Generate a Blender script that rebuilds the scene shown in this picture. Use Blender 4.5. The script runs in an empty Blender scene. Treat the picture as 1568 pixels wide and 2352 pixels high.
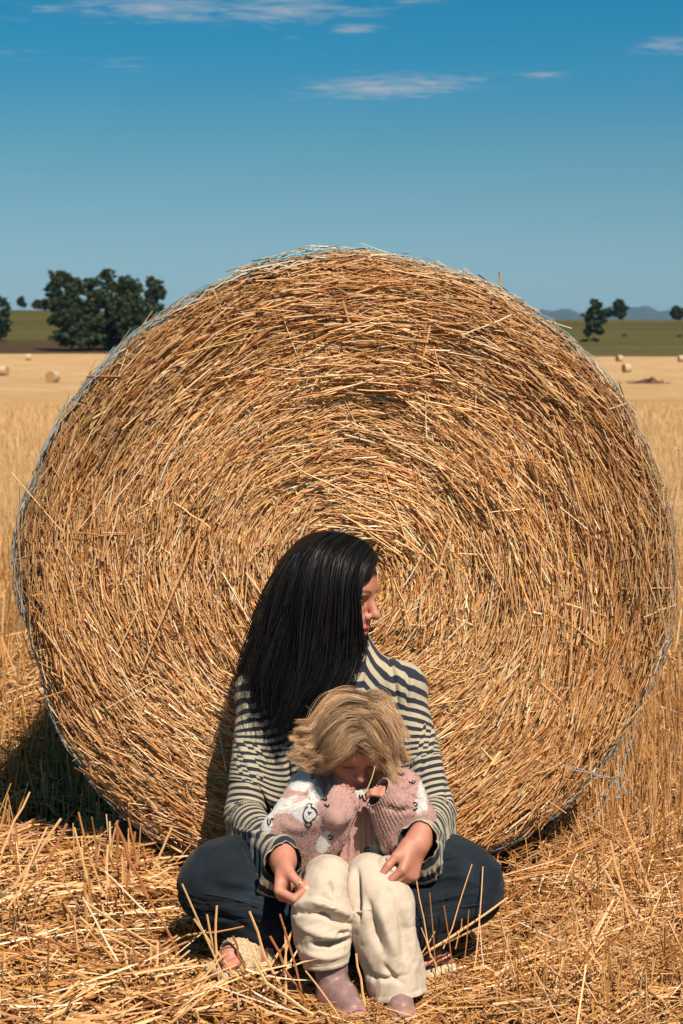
import bpy, math, random
import numpy as np
from mathutils import Vector, Matrix
from mathutils.bvhtree import BVHTree

rng = np.random.default_rng(7)
R = math.radians
scene = bpy.context.scene
col = scene.collection

# ---------------------------------------------------------------- camera
FPX, CX, CY, HOR = 3593.0, 784.0, 1176.0, 775.0      # survey of the photograph on a 1568 x 2352 grid
PITCH = math.atan((CY - HOR) / FPX)
CAM = np.array([0.0, -3.53, 1.27])
cam_data = bpy.data.cameras.new('camera')
cam_data.sensor_fit = 'VERTICAL'
cam_data.sensor_height = 36.0
cam_data.sensor_width = 24.0
cam_data.lens = 36.0 * FPX / 2352.0
cam_data.clip_start = 0.05
cam_data.clip_end = 90000.0
cam_data.dof.use_dof = True
cam_data.dof.focus_distance = 3.25
cam_data.dof.aperture_fstop = 9.0
cam = bpy.data.objects.new('camera', cam_data)
cam.location = CAM
cam.rotation_euler = (math.pi / 2 - PITCH, 0, 0)
col.objects.link(cam)
scene.camera = cam

# ---------------------------------------------------------------- light
SUN = np.array([0.26, -0.53, 0.81]); SUN /= np.linalg.norm(SUN)      # direction towards the sun
SUN_EL = math.asin(SUN[2]); SUN_AZ = math.atan2(SUN[0], SUN[1])
sun_data = bpy.data.lights.new('sun', 'SUN')
sun_data.energy = 5.0
sun_data.angle = R(0.53)
sun_data.color = (1.0, 0.905, 0.775)
sun = bpy.data.objects.new('sun', sun_data)
sun.rotation_euler = Vector(SUN).to_track_quat('Z', 'Y').to_euler()
sun.location = (6, -8, 9)
col.objects.link(sun)

scene.view_settings.view_transform = 'Standard'
scene.view_settings.look = 'None'
scene.view_settings.exposure = 0.42
scene.view_settings.gamma = 1.0
scene.view_settings.use_curve_mapping = False
try:
    scene.cycles.use_denoising = True
    scene.cycles.max_bounces = 4
    scene.cycles.diffuse_bounces = 2
    scene.cycles.glossy_bounces = 2
    scene.cycles.volume_bounces = 0
    scene.cycles.use_adaptive_sampling = True
    scene.cycles.adaptive_threshold = 0.025
except Exception:
    pass


def NT(tree, kind, x=0, **kw):
    n = tree.nodes.new(kind)
    for k, v in kw.items():
        if k in n.inputs:
            n.inputs[k].default_value = v
        else:
            setattr(n, k, v)
    return n


def math_node(t, op, a, b=None, clamp=False):
    n = t.nodes.new('ShaderNodeMath'); n.operation = op; n.use_clamp = clamp
    for i, v in enumerate((a, b)):
        if v is None:
            continue
        if isinstance(v, (int, float)):
            n.inputs[i].default_value = v
        else:
            t.links.new(v, n.inputs[i])
    return n.outputs[0]


def ramp(t, fac, stops):
    n = t.nodes.new('ShaderNodeValToRGB')
    e = n.color_ramp.elements
    while len(e) > 1:
        e.remove(e[-1])
    e[0].position = stops[0][0]; e[0].color = stops[0][1]
    for p, c in stops[1:]:
        k = e.new(p); k.color = c
    if fac is not None:
        t.links.new(fac, n.inputs[0])
    return n.outputs[0]


# ---------------------------------------------------------------- world: clear sky with thin cirrus
world = bpy.data.worlds.new('World')
scene.world = world
world.use_nodes = True
wt = world.node_tree
for n in list(wt.nodes):
    wt.nodes.remove(n)
w_out = wt.nodes.new('ShaderNodeOutputWorld')
w_bg = wt.nodes.new('ShaderNodeBackground')
w_bg.inputs['Strength'].default_value = 0.050
sky = wt.nodes.new('ShaderNodeTexSky')
sky.sky_type = 'NISHITA'
sky.sun_disc = False
sky.sun_elevation = SUN_EL
sky.sun_rotation = SUN_AZ
sky.altitude = 100.0
sky.air_density = 1.0
sky.dust_density = 0.3
sky.ozone_density = 1.0
tc = wt.nodes.new('ShaderNodeTexCoord')
sep = wt.nodes.new('ShaderNodeSeparateXYZ')
wt.links.new(tc.outputs['Generated'], sep.inputs[0])
zc = math_node(wt, 'MAXIMUM', sep.outputs['Z'], 0.03)
u_ = math_node(wt, 'DIVIDE', sep.outputs['X'], zc)
v_ = math_node(wt, 'DIVIDE', sep.outputs['Y'], zc)
comb = wt.nodes.new('ShaderNodeCombineXYZ')
wt.links.new(u_, comb.inputs[0]); wt.links.new(v_, comb.inputs[1])


def cloud_noise(scale, detail, rough, stretch, rot, off):
    mp = wt.nodes.new('ShaderNodeMapping')
    mp.inputs['Scale'].default_value = stretch
    mp.inputs['Rotation'].default_value = (0, 0, rot)
    mp.inputs['Location'].default_value = off
    wt.links.new(comb.outputs[0], mp.inputs[0])
    n = wt.nodes.new('ShaderNodeTexNoise')
    n.inputs['Scale'].default_value = scale
    n.inputs['Detail'].default_value = detail
    n.inputs['Roughness'].default_value = rough
    n.inputs['Distortion'].default_value = 0.35
    wt.links.new(mp.outputs[0], n.inputs['Vector'])
    return n.outputs['Fac']


fine = cloud_noise(6.5, 5.0, 0.72, (1.0, 1.7, 1.0), R(14), (3.1, 0.4, 0))
broad = cloud_noise(1.15, 3.0, 0.5, (0.55, 1.3, 1.0), R(8), (7.7, 2.9, 0))
# cirrus banks: each lies on the cloud layer at (u, v) = direction / height
BANKS = [  # photo x, y, half-width along, half-width across (grid pixels), tilt, strength
    (360, 20, 150, 24, -3, 0.95), (640, 22, 170, 26, 3, 0.90), (812, 66, 42, 10, -10, 0.9), (110, 20, 40, 18, 12, 0.7),
    (900, 200, 150, 19, 6, 1.05),  (1243, 173, 48, 10, 3, 0.8), (1535, 104, 70, 16, 14, 0.75), 
    (285, 148, 45, 14, -18, 0.55), (690, 230, 40, 9, 10, 0.45),  (665, 84, 45, 8, 0, 0.45),
    (20, 120, 70, 16, -8, 0.4),  (1110, 186, 90, 8, 4, 0.35), (635, 168, 40, 7, -4, 0.4),
     (940, 4, 80, 10, 0, 0.6),  (20, 30, 60, 30, 10, 0.35)]


def pix_dir(x, y):
    xr, yu = (x - CX) / FPX, -(y - CY) / FPX
    c, s = math.cos(PITCH), math.sin(PITCH)
    return np.array([xr, c + yu * s, -s + yu * c])


total = None
for (px, py, hw, hh, tilt, st) in BANKS:
    d0 = pix_dir(px, py)
    ct, st_ = math.cos(R(tilt)), math.sin(R(tilt))
    d1 = pix_dir(px + hw * ct, py - hw * st_)
    d2 = pix_dir(px + hh * st_, py - hh * ct * -1)
    c0 = d0[:2] / d0[2]; a1 = d1[:2] / d1[2] - c0; a2 = d2[:2] / d2[2] - c0
    mp = wt.nodes.new('ShaderNodeMapping'); mp.vector_type = 'TEXTURE'
    mp.inputs['Location'].default_value = (float(c0[0]), float(c0[1]), 0)
    mp.inputs['Rotation'].default_value = (0, 0, math.atan2(a1[1], a1[0]))
    mp.inputs['Scale'].default_value = (2.3 * float(np.linalg.norm(a1)), 2.4 * float(np.linalg.norm(a2)), 1.0)
    wt.links.new(comb.outputs[0], mp.inputs[0])
    gr = wt.nodes.new('ShaderNodeTexGradient'); gr.gradient_type = 'SPHERICAL'
    wt.links.new(mp.outputs[0], gr.inputs[0])
    g = math_node(wt, 'MULTIPLY', gr.outputs['Fac'], st)
    total = g if total is None else math_node(wt, 'MAXIMUM', total, g)
# banks thin out into the texture of the cirrus; elsewhere in the sky the broad noise scatters the same kind of wisps
scatter = math_node(wt, 'MULTIPLY', math_node(wt, 'SUBTRACT', broad, 0.60, True), 1.2)
total = math_node(wt, 'MAXIMUM', total, scatter)
dens = math_node(wt, 'SUBTRACT', math_node(wt, 'ADD', math_node(wt, 'MULTIPLY', total, 0.80), math_node(wt, 'MULTIPLY', fine, 2.0)), 1.28, True)
dens = math_node(wt, 'MULTIPLY', dens, math_node(wt, 'MULTIPLY', total, 1.6, True))
dens = math_node(wt, 'MINIMUM', dens, 0.75)
# film response to the sky: deep blue loses red, pale haze keeps it (a function of the sky's own colour only)
sc_ = wt.nodes.new('ShaderNodeSeparateColor')
wt.links.new(sky.outputs[0], sc_.inputs[0])
hue = math_node(wt, 'DIVIDE', math_node(wt, 'SUBTRACT', math_node(wt, 'DIVIDE', sc_.outputs[0], sc_.outputs[1]), 0.6), 0.6)
film = ramp(wt, hue, [((k - 0.6) / 0.6, (r * 0.5, 0.512, b * 0.5, 1)) for k, r, b in
                      [(0.61, 0.03, 2.0), (0.66, 0.06, 1.92), (0.682, 0.15, 1.70), (0.707, 0.31, 1.46), (0.747, 0.43, 1.33), (0.83, 0.54, 1.21), (0.947, 0.63, 1.13), (1.1, 0.66, 1.09)]])
wt.nodes[-1].color_ramp.interpolation = 'B_SPLINE'
cc_ = wt.nodes.new('ShaderNodeVectorMath'); cc_.operation = 'SCALE'
wt.links.new(film, cc_.inputs[0]); wt.links.new(math_node(wt, 'MULTIPLY', sc_.outputs[1], 1.66), cc_.inputs['Scale'])
cmix = wt.nodes.new('ShaderNodeMix'); cmix.data_type = 'RGBA'
wt.links.new(dens, cmix.inputs['Factor'])
wt.links.new(cc_.outputs[0], cmix.inputs['A'])
cmix.inputs['B'].default_value = (7.6, 7.5, 7.9, 1.0)
wt.links.new(cmix.outputs['Result'], w_bg.inputs['Color'])
wt.links.new(w_bg.outputs[0], w_out.inputs[0])


# ---------------------------------------------------------------- survey helpers: grid pixel + distance -> metres
def W(x, y, yw):
    """Point of the place seen at photo grid (x, y), standing yw metres behind the face of the bale."""
    d = pix_dir(x, y)
    return CAM + d * ((yw - CAM[1]) / d[1])


def proj(P):
    P = np.asarray(P, float) - CAM
    c, s = math.cos(PITCH), math.sin(PITCH)
    dep = P[..., 1] * c - P[..., 2] * s
    up = P[..., 1] * s + P[..., 2] * c
    return np.stack([CX + FPX * P[..., 0] / dep, CY - FPX * up / dep, dep], -1)


def ss(a, b, x):
    t = np.clip((x - a) / (b - a), 0, 1)
    return t * t * (3 - 2 * t)


# ---------------------------------------------------------------- numpy value noise
_perm = np.random.default_rng(99).integers(0, 1 << 30, 1 << 12).astype(np.int64)
_val = np.random.default_rng(98).random(1 << 14)


def _hash(ix, iy, iz):
    h = _perm[(ix * 73 + 11) & 4095] ^ _perm[(iy * 151 + 37) & 4095] ^ _perm[(iz * 283 + 71) & 4095]
    return _val[(h ^ (h >> 13)) & 16383]


def vnoise(p, sc=1.0, seed=0):
    """value noise in -1..1 at points p (n,3) or (n,2)"""
    p = np.asarray(p, float) * sc + seed * 17.31
    if p.shape[-1] == 2:
        p = np.concatenate([p, np.zeros(p.shape[:-1] + (1,))], -1)
    i = np.floor(p).astype(np.int64); f = p - i
    f = f * f * f * (f * (f * 6 - 15) + 10)
    out = 0
    for dx in (0, 1):
        wx = f[..., 0] if dx else 1 - f[..., 0]
        for dy in (0, 1):
            wy = f[..., 1] if dy else 1 - f[..., 1]
            for dz in (0, 1):
                wz = f[..., 2] if dz else 1 - f[..., 2]
                out = out + wx * wy * wz * _hash(i[..., 0] + dx, i[..., 1] + dy, i[..., 2] + dz)
    return out * 2 - 1


def fbm(p, sc=1.0, oct=4, seed=0, gain=0.5):
    a, s, out, tot = 1.0, sc, 0, 0
    for k in range(oct):
        out = out + a * vnoise(p, s, seed + k * 3); tot += a; a *= gain; s *= 2.03
    return out / tot


# ---------------------------------------------------------------- mesh helpers
def norm(v):
    return v / np.maximum(np.linalg.norm(v, axis=-1, keepdims=True), 1e-9)


def mesh_np(name, V, F, smooth=True, attrs=None):
    """V (n,3), F (m,k) with k = 3 or 4 (or a list of such arrays); attrs: name -> (n,) or (n,3)"""
    Fs = F if isinstance(F, (list, tuple)) else [F]
    Fs = [f for f in Fs if len(f)]
    me = bpy.data.meshes.new(name)
    V = np.ascontiguousarray(V, np.float32)
    me.vertices.add(len(V)); me.vertices.foreach_set('co', V.ravel())
    nl = sum(f.size for f in Fs); npoly = sum(len(f) for f in Fs)
    me.loops.add(nl); me.polygons.add(npoly)
    me.loops.foreach_set('vertex_index', np.concatenate([f.ravel() for f in Fs]).astype(np.int32))
    st = []; o = 0
    for f in Fs:
        st.append(o + np.arange(len(f)) * f.shape[1]); o += f.size
    me.polygons.foreach_set('loop_start', np.concatenate(st).astype(np.int32))
    me.polygons.foreach_set('use_smooth', np.full(npoly, smooth, bool))
    me.update(calc_edges=True)
    for k, a in (attrs or {}).items():
        a = np.asarray(a, np.float32)
        if a.ndim == 1:
            at = me.attributes.new(k, 'FLOAT', 'POINT'); at.data.foreach_set('value', a)
        else:
            at = me.attributes.new(k, 'FLOAT_COLOR', 'POINT')
            c4 = np.ones((len(a), 4), np.float32); c4[:, :3] = a[:, :3]
            at.data.foreach_set('color', c4.ravel())
    return me


def obj(name, me, mat=None, parent=None, kind=None, loc=None):
    o = bpy.data.objects.new(name, me)
    col.objects.link(o)
    if mat is not None and me is not None:
        if not me.materials:
            me.materials.append(mat)
    if parent is not None:
        o.parent = parent
        if loc is None:                       # geometry given in world metres: cancel the parent's place
            o.matrix_parent_inverse = parent.matrix_basis.inverted()
    if loc is not None:
        o.location = loc
    if kind:
        o['kind'] = kind
    return o


def thing(name, loc, label, cat, group=None):
    o = bpy.data.objects.new(name, None)
    o.empty_display_size = 0.1
    o.location = loc
    col.objects.link(o)
    tag(o, label, cat, group)
    return o


def tag(o, label, cat, group=None):
    o['label'] = label; o['category'] = cat
    if group:
        o['group'] = group
    return o


def merge(parts):
    """[(V, F)] -> one V, list of F"""
    Vs, Fq, Ft, o = [], [], [], 0
    for V, F in parts:
        Vs.append(V)
        for f in (F if isinstance(F, (list, tuple)) else [F]):
            (Fq if f.shape[1] == 4 else Ft).append(f + o)
        o += len(V)
    out = []
    if Fq: out.append(np.concatenate(Fq))
    if Ft: out.append(np.concatenate(Ft))
    return np.concatenate(Vs), out


def grid_faces(nu, nv, closed):
    i = np.arange(nu - 1)[:, None]; j = np.arange(nv if closed else nv - 1)[None, :]
    j2 = (j + 1) % nv
    a = i * nv + j; b = i * nv + j2; c = (i + 1) * nv + j2; d = (i + 1) * nv + j
    return np.stack([a, b, c, d], -1).reshape(-1, 4)


def catmull(P, n):
    """smooth polyline through P (k,m) with n samples, by cumulative chord length"""
    P = np.asarray(P, float)
    k = len(P)
    t = np.concatenate([[0], np.cumsum(np.maximum(np.linalg.norm(np.diff(P[:, :3], axis=0), axis=1), 1e-6))])
    m = np.zeros_like(P)
    for i in range(k):
        a, b = max(i - 1, 0), min(i + 1, k - 1)
        m[i] = (P[b] - P[a]) / (t[b] - t[a])
    x = np.linspace(0, t[-1], n)
    i = np.clip(np.searchsorted(t, x, side='right') - 1, 0, k - 2)
    h = (t[i + 1] - t[i])[:, None]; s = ((x - t[i])[:, None]) / h
    return ((2 * s ** 3 - 3 * s ** 2 + 1) * P[i] + (s ** 3 - 2 * s ** 2 + s) * h * m[i]
            + (-2 * s ** 3 + 3 * s ** 2) * P[i + 1] + (s ** 3 - s ** 2) * h * m[i + 1])


def frames(P, ref):
    """tangent, side, normal along polyline P by parallel transport, starting with side nearest to ref"""
    T = np.gradient(P, axis=0); T = norm(T)
    S = np.zeros_like(P); s = np.asarray(ref, float)
    for i in range(len(P)):
        s = s - T[i] * np.dot(s, T[i]); s = s / max(np.linalg.norm(s), 1e-9); S[i] = s
    return T, S, np.cross(T, S)


def tube(P, r, ns=6, ref=(0.3, 0.2, 1), cap=True, flat=1.0):
    """round tube along polyline; r scalar or per-point"""
    P = np.asarray(P, float); n = len(P)
    r = np.broadcast_to(np.asarray(r, float), (n,))
    T, S, N = frames(P, ref)
    a = np.arange(ns) / ns * 2 * np.pi
    V = P[:, None] + r[:, None, None] * (np.cos(a)[None, :, None] * S[:, None] + flat * np.sin(a)[None, :, None] * N[:, None])
    V = V.reshape(-1, 3); F = [grid_faces(n, ns, True)]
    if cap:
        V = np.concatenate([V, P[:1], P[-1:]])
        j = np.arange(ns); j2 = (j + 1) % ns
        F.append(np.stack([np.full(ns, n * ns), j2, j], -1))
        F.append(np.stack([np.full(ns, n * ns + 1), (n - 1) * ns + j, (n - 1) * ns + j2], -1))
    return V, F


def strands(P, r, c=None):
    """many thin tapered hairs at once, each a narrow twisted blade: P (n,m,3), r (n,m) -> V, F (quads), per-vertex colour"""
    n, m, _ = P.shape
    T = norm(np.gradient(P, axis=1))
    ref = norm(rng.normal(size=(n, 1, 3)))
    S = norm(np.cross(T, ref))
    V = np.stack([P + S * (r * 1.35)[..., None], P - S * (r * 1.35)[..., None]], 2)
    g = grid_faces(m, 2, False)
    F = (np.arange(n)[:, None, None] * (m * 2) + g[None]).reshape(-1, 4)
    C = None if c is None else (np.repeat(c, m * 2, axis=0) if c.ndim == 2 else np.repeat(c.reshape(-1, 3), 2, axis=0))
    return V.reshape(-1, 3), F, C


def stalks(C, T, N, L, wd, th, bend, colr, taper=0.75, nseg=1):
    """straw pieces, three-sided: centre C, direction T, face normal N (n,3); length, width, thickness, bend offset (n,), colour (n,3)"""
    n = len(C)
    T = norm(T); N = norm(N - T * (N * T).sum(-1, keepdims=True)); B = np.cross(T, N)
    u = np.linspace(-0.5, 0.5, nseg + 1)
    V = np.zeros((n, nseg + 1, 3, 3))
    bx = rng.normal(size=n) * 0.6
    for k, uu in enumerate(u):
        ctr = C + T * (L * uu)[:, None] + (N + B * bx[:, None]) * (bend * (0.25 - uu * uu) * 4)[:, None]
        w = wd * (1 - (1 - taper) * (uu + 0.5)) * 0.5
        t = th * (1 - (1 - taper) * (uu + 0.5)) * 0.6
        V[:, k, 0] = ctr + B * w[:, None] - N * (t * 0.4)[:, None]
        V[:, k, 1] = ctr + N * t[:, None]
        V[:, k, 2] = ctr - B * w[:, None] - N * (t * 0.4)[:, None]
    g = grid_faces(nseg + 1, 3, True)
    F = (np.arange(n)[:, None, None] * ((nseg + 1) * 3) + g[None]).reshape(-1, 4)
    return V.reshape(-1, 3), F, np.repeat(colr, (nseg + 1) * 3, axis=0)


def thin_out(o, ratio):
    """collapse the flat parts of a dense mesh"""
    m = o.modifiers.new('thin', 'DECIMATE'); m.ratio = ratio
    me = bpy.data.meshes.new_from_object(o.evaluated_get(bpy.context.evaluated_depsgraph_get()))
    o.modifiers.clear()
    old = o.data; o.data = me; me.name = old.name
    bpy.data.meshes.remove(old)
    return o


# ---------------------------------------------------------------- implicit solids on a grid (continuous bodies, shoes)
class Solid:
    FAR = 0.06

    def __init__(self, lo, hi, dx):
        self.lo = np.asarray(lo, float); self.dx = dx
        self.n = np.ceil((np.asarray(hi) - self.lo) / dx).astype(int) + 1
        self.a = np.full(self.n, self.FAR, np.float32)

    def _block(self, blo, bhi):
        i0 = np.maximum(np.floor((blo - self.lo) / self.dx).astype(int), 0)
        i1 = np.minimum(np.ceil((bhi - self.lo) / self.dx).astype(int) + 1, self.n)
        if np.any(i1 <= i0):
            return None, None
        ax = [(self.lo[k] + np.arange(i0[k], i1[k]) * self.dx).astype(np.float32) for k in range(3)]
        sl = tuple(slice(i0[k], i1[k]) for k in range(3))
        return sl, (ax[0][:, None, None], ax[1][None, :, None], ax[2][None, None, :])

    def _comb(self, sl, d, k, op):
        a = self.a[sl]
        if op == 'add':
            h = np.maximum(k - np.abs(a - d), 0) / k if k > 0 else 0
            self.a[sl] = np.minimum(a, d) - h * h * k * 0.25
        else:
            d = -d
            h = np.maximum(k - np.abs(a - d), 0) / k if k > 0 else 0
            self.a[sl] = np.maximum(a, d) + h * h * k * 0.25

    def cone(self, a, b, r1, r2, k=0.01, op='add', sq=None):
        """tapered capsule; sq = (axis vector, factor) flattens it along a direction"""
        a = np.asarray(a, float); b = np.asarray(b, float); r = max(r1, r2)
        m = r + self.FAR * 0.9
        sl, g = self._block(np.minimum(a, b) - m, np.maximum(a, b) + m)
        if sl is None: return
        ab = b - a; L2 = max(float(ab @ ab), 1e-12)
        p = [g[i] - np.float32(a[i]) for i in range(3)]
        t = np.clip((p[0] * ab[0] + p[1] * ab[1] + p[2] * ab[2]) / L2, 0, 1)
        q = [p[i] - t * np.float32(ab[i]) for i in range(3)]
        d2 = q[0] ** 2 + q[1] ** 2 + q[2] ** 2
        if sq is not None:
            ax, f = np.asarray(sq[0], float) / np.linalg.norm(sq[0]), sq[1]
            e = q[0] * ax[0] + q[1] * ax[1] + q[2] * ax[2]
            d2 = d2 + e * e * (f * f - 1)
        self._comb(sl, np.sqrt(d2) - (r1 + (r2 - r1) * t), k, op)

    def chain(self, pts, rs, k=0.01, sq=None):
        for i in range(len(pts) - 1):
            self.cone(pts[i], pts[i + 1], rs[i], rs[i + 1], k, sq=sq)

    def ell(self, c, rad, rot=None, k=0.01, op='add'):
        c = np.asarray(c, float); rad = np.asarray(rad, float)
        Rm = np.eye(3) if rot is None else np.asarray(rot, float)      # columns = local axes in the world
        m = rad.max() + self.FAR * 0.9
        sl, g = self._block(c - m, c + m)
        if sl is None: return
        p = [g[i] - np.float32(c[i]) for i in range(3)]
        l = [(p[0] * Rm[0, j] + p[1] * Rm[1, j] + p[2] * Rm[2, j]) for j in range(3)]
        k0 = np.sqrt(sum((l[j] / rad[j]) ** 2 for j in range(3)))
        k1 = np.sqrt(sum((l[j] / rad[j] ** 2) ** 2 for j in range(3)))
        self._comb(sl, k0 * (k0 - 1) / np.maximum(k1, 1e-6), k, op)

    def box(self, c, half, rot=None, rr=0.005, k=0.005, op='add'):
        c = np.asarray(c, float); half = np.asarray(half, float)
        Rm = np.eye(3) if rot is None else np.asarray(rot, float)
        m = np.linalg.norm(half) + self.FAR * 0.9
        sl, g = self._block(c - m, c + m)
        if sl is None: return
        p = [g[i] - np.float32(c[i]) for i in range(3)]
        q = [np.abs(p[0] * Rm[0, j] + p[1] * Rm[1, j] + p[2] * Rm[2, j]) - (half[j] - rr) for j in range(3)]
        out = np.sqrt(sum(np.maximum(x, 0) ** 2 for x in q)) + np.minimum(np.maximum(np.maximum(q[0], q[1]), q[2]), 0) - rr
        self._comb(sl, out, k, op)

    def mesh(self):
        a = self.a; n = np.array(a.shape)
        ins = a < 0
        c = np.zeros(n - 1, np.uint8)
        for dx in (0, 1):
            for dy in (0, 1):
                for dz in (0, 1):
                    c += ins[dx:n[0] - 1 + dx, dy:n[1] - 1 + dy, dz:n[2] - 1 + dz]
        act = (c > 0) & (c < 8)
        I = np.argwhere(act)
        idx = np.full(n - 1, -1, np.int32); idx[act] = np.arange(len(I), dtype=np.int32)
        off = np.array([[x, y, z] for x in (0, 1) for y in (0, 1) for z in (0, 1)])
        vals = np.stack([a[I[:, 0] + o[0], I[:, 1] + o[1], I[:, 2] + o[2]] for o in off], 1)
        acc = np.zeros((len(I), 3)); cnt = np.zeros(len(I))
        for i in range(8):
            for j in range(i + 1, 8):
                if np.abs(off[i] - off[j]).sum() == 1:
                    m = (vals[:, i] < 0) != (vals[:, j] < 0)
                    den = vals[:, i] - vals[:, j]
                    t = np.where(m, vals[:, i] / np.where(m, den, 1), 0)
                    acc += np.where(m[:, None], off[i] + t[:, None] * (off[j] - off[i]), 0); cnt += m
        V = self.lo + (I + acc / cnt[:, None]) * self.dx
        quads = []
        for ax in range(3):
            o1, o2 = (ax + 1) % 3, (ax + 2) % 3
            s0 = [slice(None)] * 3; s1 = [slice(None)] * 3
            s0[ax] = slice(0, n[ax] - 1); s1[ax] = slice(1, n[ax])
            A = ins[tuple(s0)]; B = ins[tuple(s1)]
            E = np.argwhere(A != B)
            E = E[(E[:, o1] > 0) & (E[:, o2] > 0) & (E[:, o1] < n[o1] - 1) & (E[:, o2] < n[o2] - 1)]
            flip = A[E[:, 0], E[:, 1], E[:, 2]]
            e1 = np.zeros(3, int); e1[o1] = 1; e2 = np.zeros(3, int); e2[o2] = 1
            q = np.stack([idx[tuple((E - e1 - e2).T)], idx[tuple((E - e2).T)], idx[tuple(E.T)], idx[tuple((E - e1).T)]], 1)
            q = np.where(flip[:, None], q, q[:, ::-1])
            quads.append(q)
        return V, np.concatenate(quads)

    def sample(self, P):
        """trilinear value and gradient at points P"""
        x = (P - self.lo) / self.dx
        x = np.clip(x, 1.001, np.array(self.n) - 2.002)
        i = x.astype(int); f = (x - i).astype(np.float32)

        def v(dx, dy, dz): return self.a[i[:, 0] + dx, i[:, 1] + dy, i[:, 2] + dz]
        fx, fy, fz = f[:, 0], f[:, 1], f[:, 2]
        c00 = v(0, 0, 0) * (1 - fx) + v(1, 0, 0) * fx; c10 = v(0, 1, 0) * (1 - fx) + v(1, 1, 0) * fx
        c01 = v(0, 0, 1) * (1 - fx) + v(1, 0, 1) * fx; c11 = v(0, 1, 1) * (1 - fx) + v(1, 1, 1) * fx
        c0 = c00 * (1 - fy) + c10 * fy; c1 = c01 * (1 - fy) + c11 * fy
        val = c0 * (1 - fz) + c1 * fz
        g = np.stack([v(1, 0, 0) - v(-1, 0, 0), v(0, 1, 0) - v(0, -1, 0), v(0, 0, 1) - v(0, 0, -1)], -1)
        return val, norm(g.astype(float))


# ---------------------------------------------------------------- cloth: a tube of woven grid settled by gravity over the solids
def settle(X, rest_u, rest_v, solids, pin, steps=40, iters=8, grav=1.0, thick=0.004, bend=0.12, floor=0.0, shear=0.35, closed=True, extra=None):
    """X (nu,nv,3); rest_u (nu-1,nv) lengths along the tube, rest_v (nu,nv) round it; pin (nu,nv) 0 = held"""
    nu, nv, _ = X.shape
    w = pin.astype(float)
    prev = X.copy(); dt2 = grav * 9.8 * (1 / 60.0) ** 2 * 0.25
    rd = np.sqrt(rest_u ** 2 + 0.25 * (rest_v[1:] + rest_v[:-1]) ** 2)

    def cons(A, B, wa, wb, L, stiff):
        d = B - A
        l = np.sqrt((d * d).sum(-1)); ws = wa + wb
        c = stiff * (l - L) / np.maximum(l, 1e-9) / np.maximum(ws, 1e-9)
        c = np.where(ws > 0, c, 0)[..., None] * d
        return A + c * wa[..., None], B - c * wb[..., None]

    for s in range(steps):
        vel = (X - prev) * 0.90
        prev = X.copy()
        X = X + vel * w[..., None]
        X[..., 2] -= dt2 * w
        for it in range(iters):
            for o in (0, 1):                                # along
                m = (nu - o) // 2 * 2
                A = X[o:o + m:2]; B = X[o + 1:o + m:2]
                a, b = cons(A, B, w[o:o + m:2], w[o + 1:o + m:2], rest_u[o:o + m:2][:len(B)], 1.0)
                X[o:o + m:2] = a; X[o + 1:o + m:2] = b
            for o in (0, 1):                                # round
                ja = np.arange(o, nv, 2); jb = (ja + 1) % nv
                if not closed:
                    k = ja + 1 < nv; ja, jb = ja[k], jb[k]
                a, b = cons(X[:, ja], X[:, jb], w[:, ja], w[:, jb], rest_v[:, ja], 1.0)
                X[:, ja] = a; X[:, jb] = b
            if it % 2 == 0:
                for sh in (1, -1):                          # shear
                    jb = (np.arange(nv) + sh) % nv
                    ok = np.ones(nv, bool)
                    if not closed: ok[-1 if sh == 1 else 0] = False
                    for o in (0, 1):
                        m = (nu - o) // 2 * 2
                        ra = np.arange(o, o + m, 2)
                        ja = np.arange(nv)[ok]; jb2 = jb[ok]
                        a, b = cons(X[ra][:, ja], X[ra + 1][:, jb2], w[ra][:, ja], w[ra + 1][:, jb2], rd[ra][:, ja], shear)
                        X[np.ix_(ra, ja)] = a; X[np.ix_(ra + 1, jb2)] = b
                if bend > 0:
                    L = X.copy()
                    lap = np.zeros_like(X)
                    lap[1:-1] += X[2:] + X[:-2] - 2 * X[1:-1]
                    if closed:
                        lap += np.roll(X, 1, 1) + np.roll(X, -1, 1) - 2 * X
                    else:
                        lap[:, 1:-1] += X[:, 2:] + X[:, :-2] - 2 * X[:, 1:-1]
                    X = X + bend * 0.25 * lap * w[..., None]
            if extra is not None:
                X = extra(X)
        P = X.reshape(-1, 3)
        for so in solids:
            val, g = so.sample(P)
            push = np.maximum(thick - val, 0)
            hit = (push > 0) & (w.ravel() > 0)
            P[hit] += g[hit] * np.minimum(push[hit], 0.03)[:, None]
            pf = prev.reshape(-1, 3)
            pf[hit] = P[hit] * 0.75 + pf[hit] * 0.25
        fl = P[:, 2] < floor
        P[fl, 2] = floor
        X = P.reshape(nu, nv, 3)
    return X


def sleeve_grid(path, radii, nu, nv, ref, oval=1.0):
    """tube of rings round a smooth path; radii at the path's points"""
    Q = np.concatenate([np.asarray(path, float), np.asarray(radii, float)[:, None]], 1)
    Q = catmull(Q, nu)
    P, r = Q[:, :3], Q[:, 3]
    T, S, N = frames(P, ref)
    a = np.arange(nv) / nv * 2 * np.pi
    X = P[:, None] + r[:, None, None] * (np.cos(a)[None, :, None] * S[:, None] + oval * np.sin(a)[None, :, None] * N[:, None])
    return X, P, r


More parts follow.
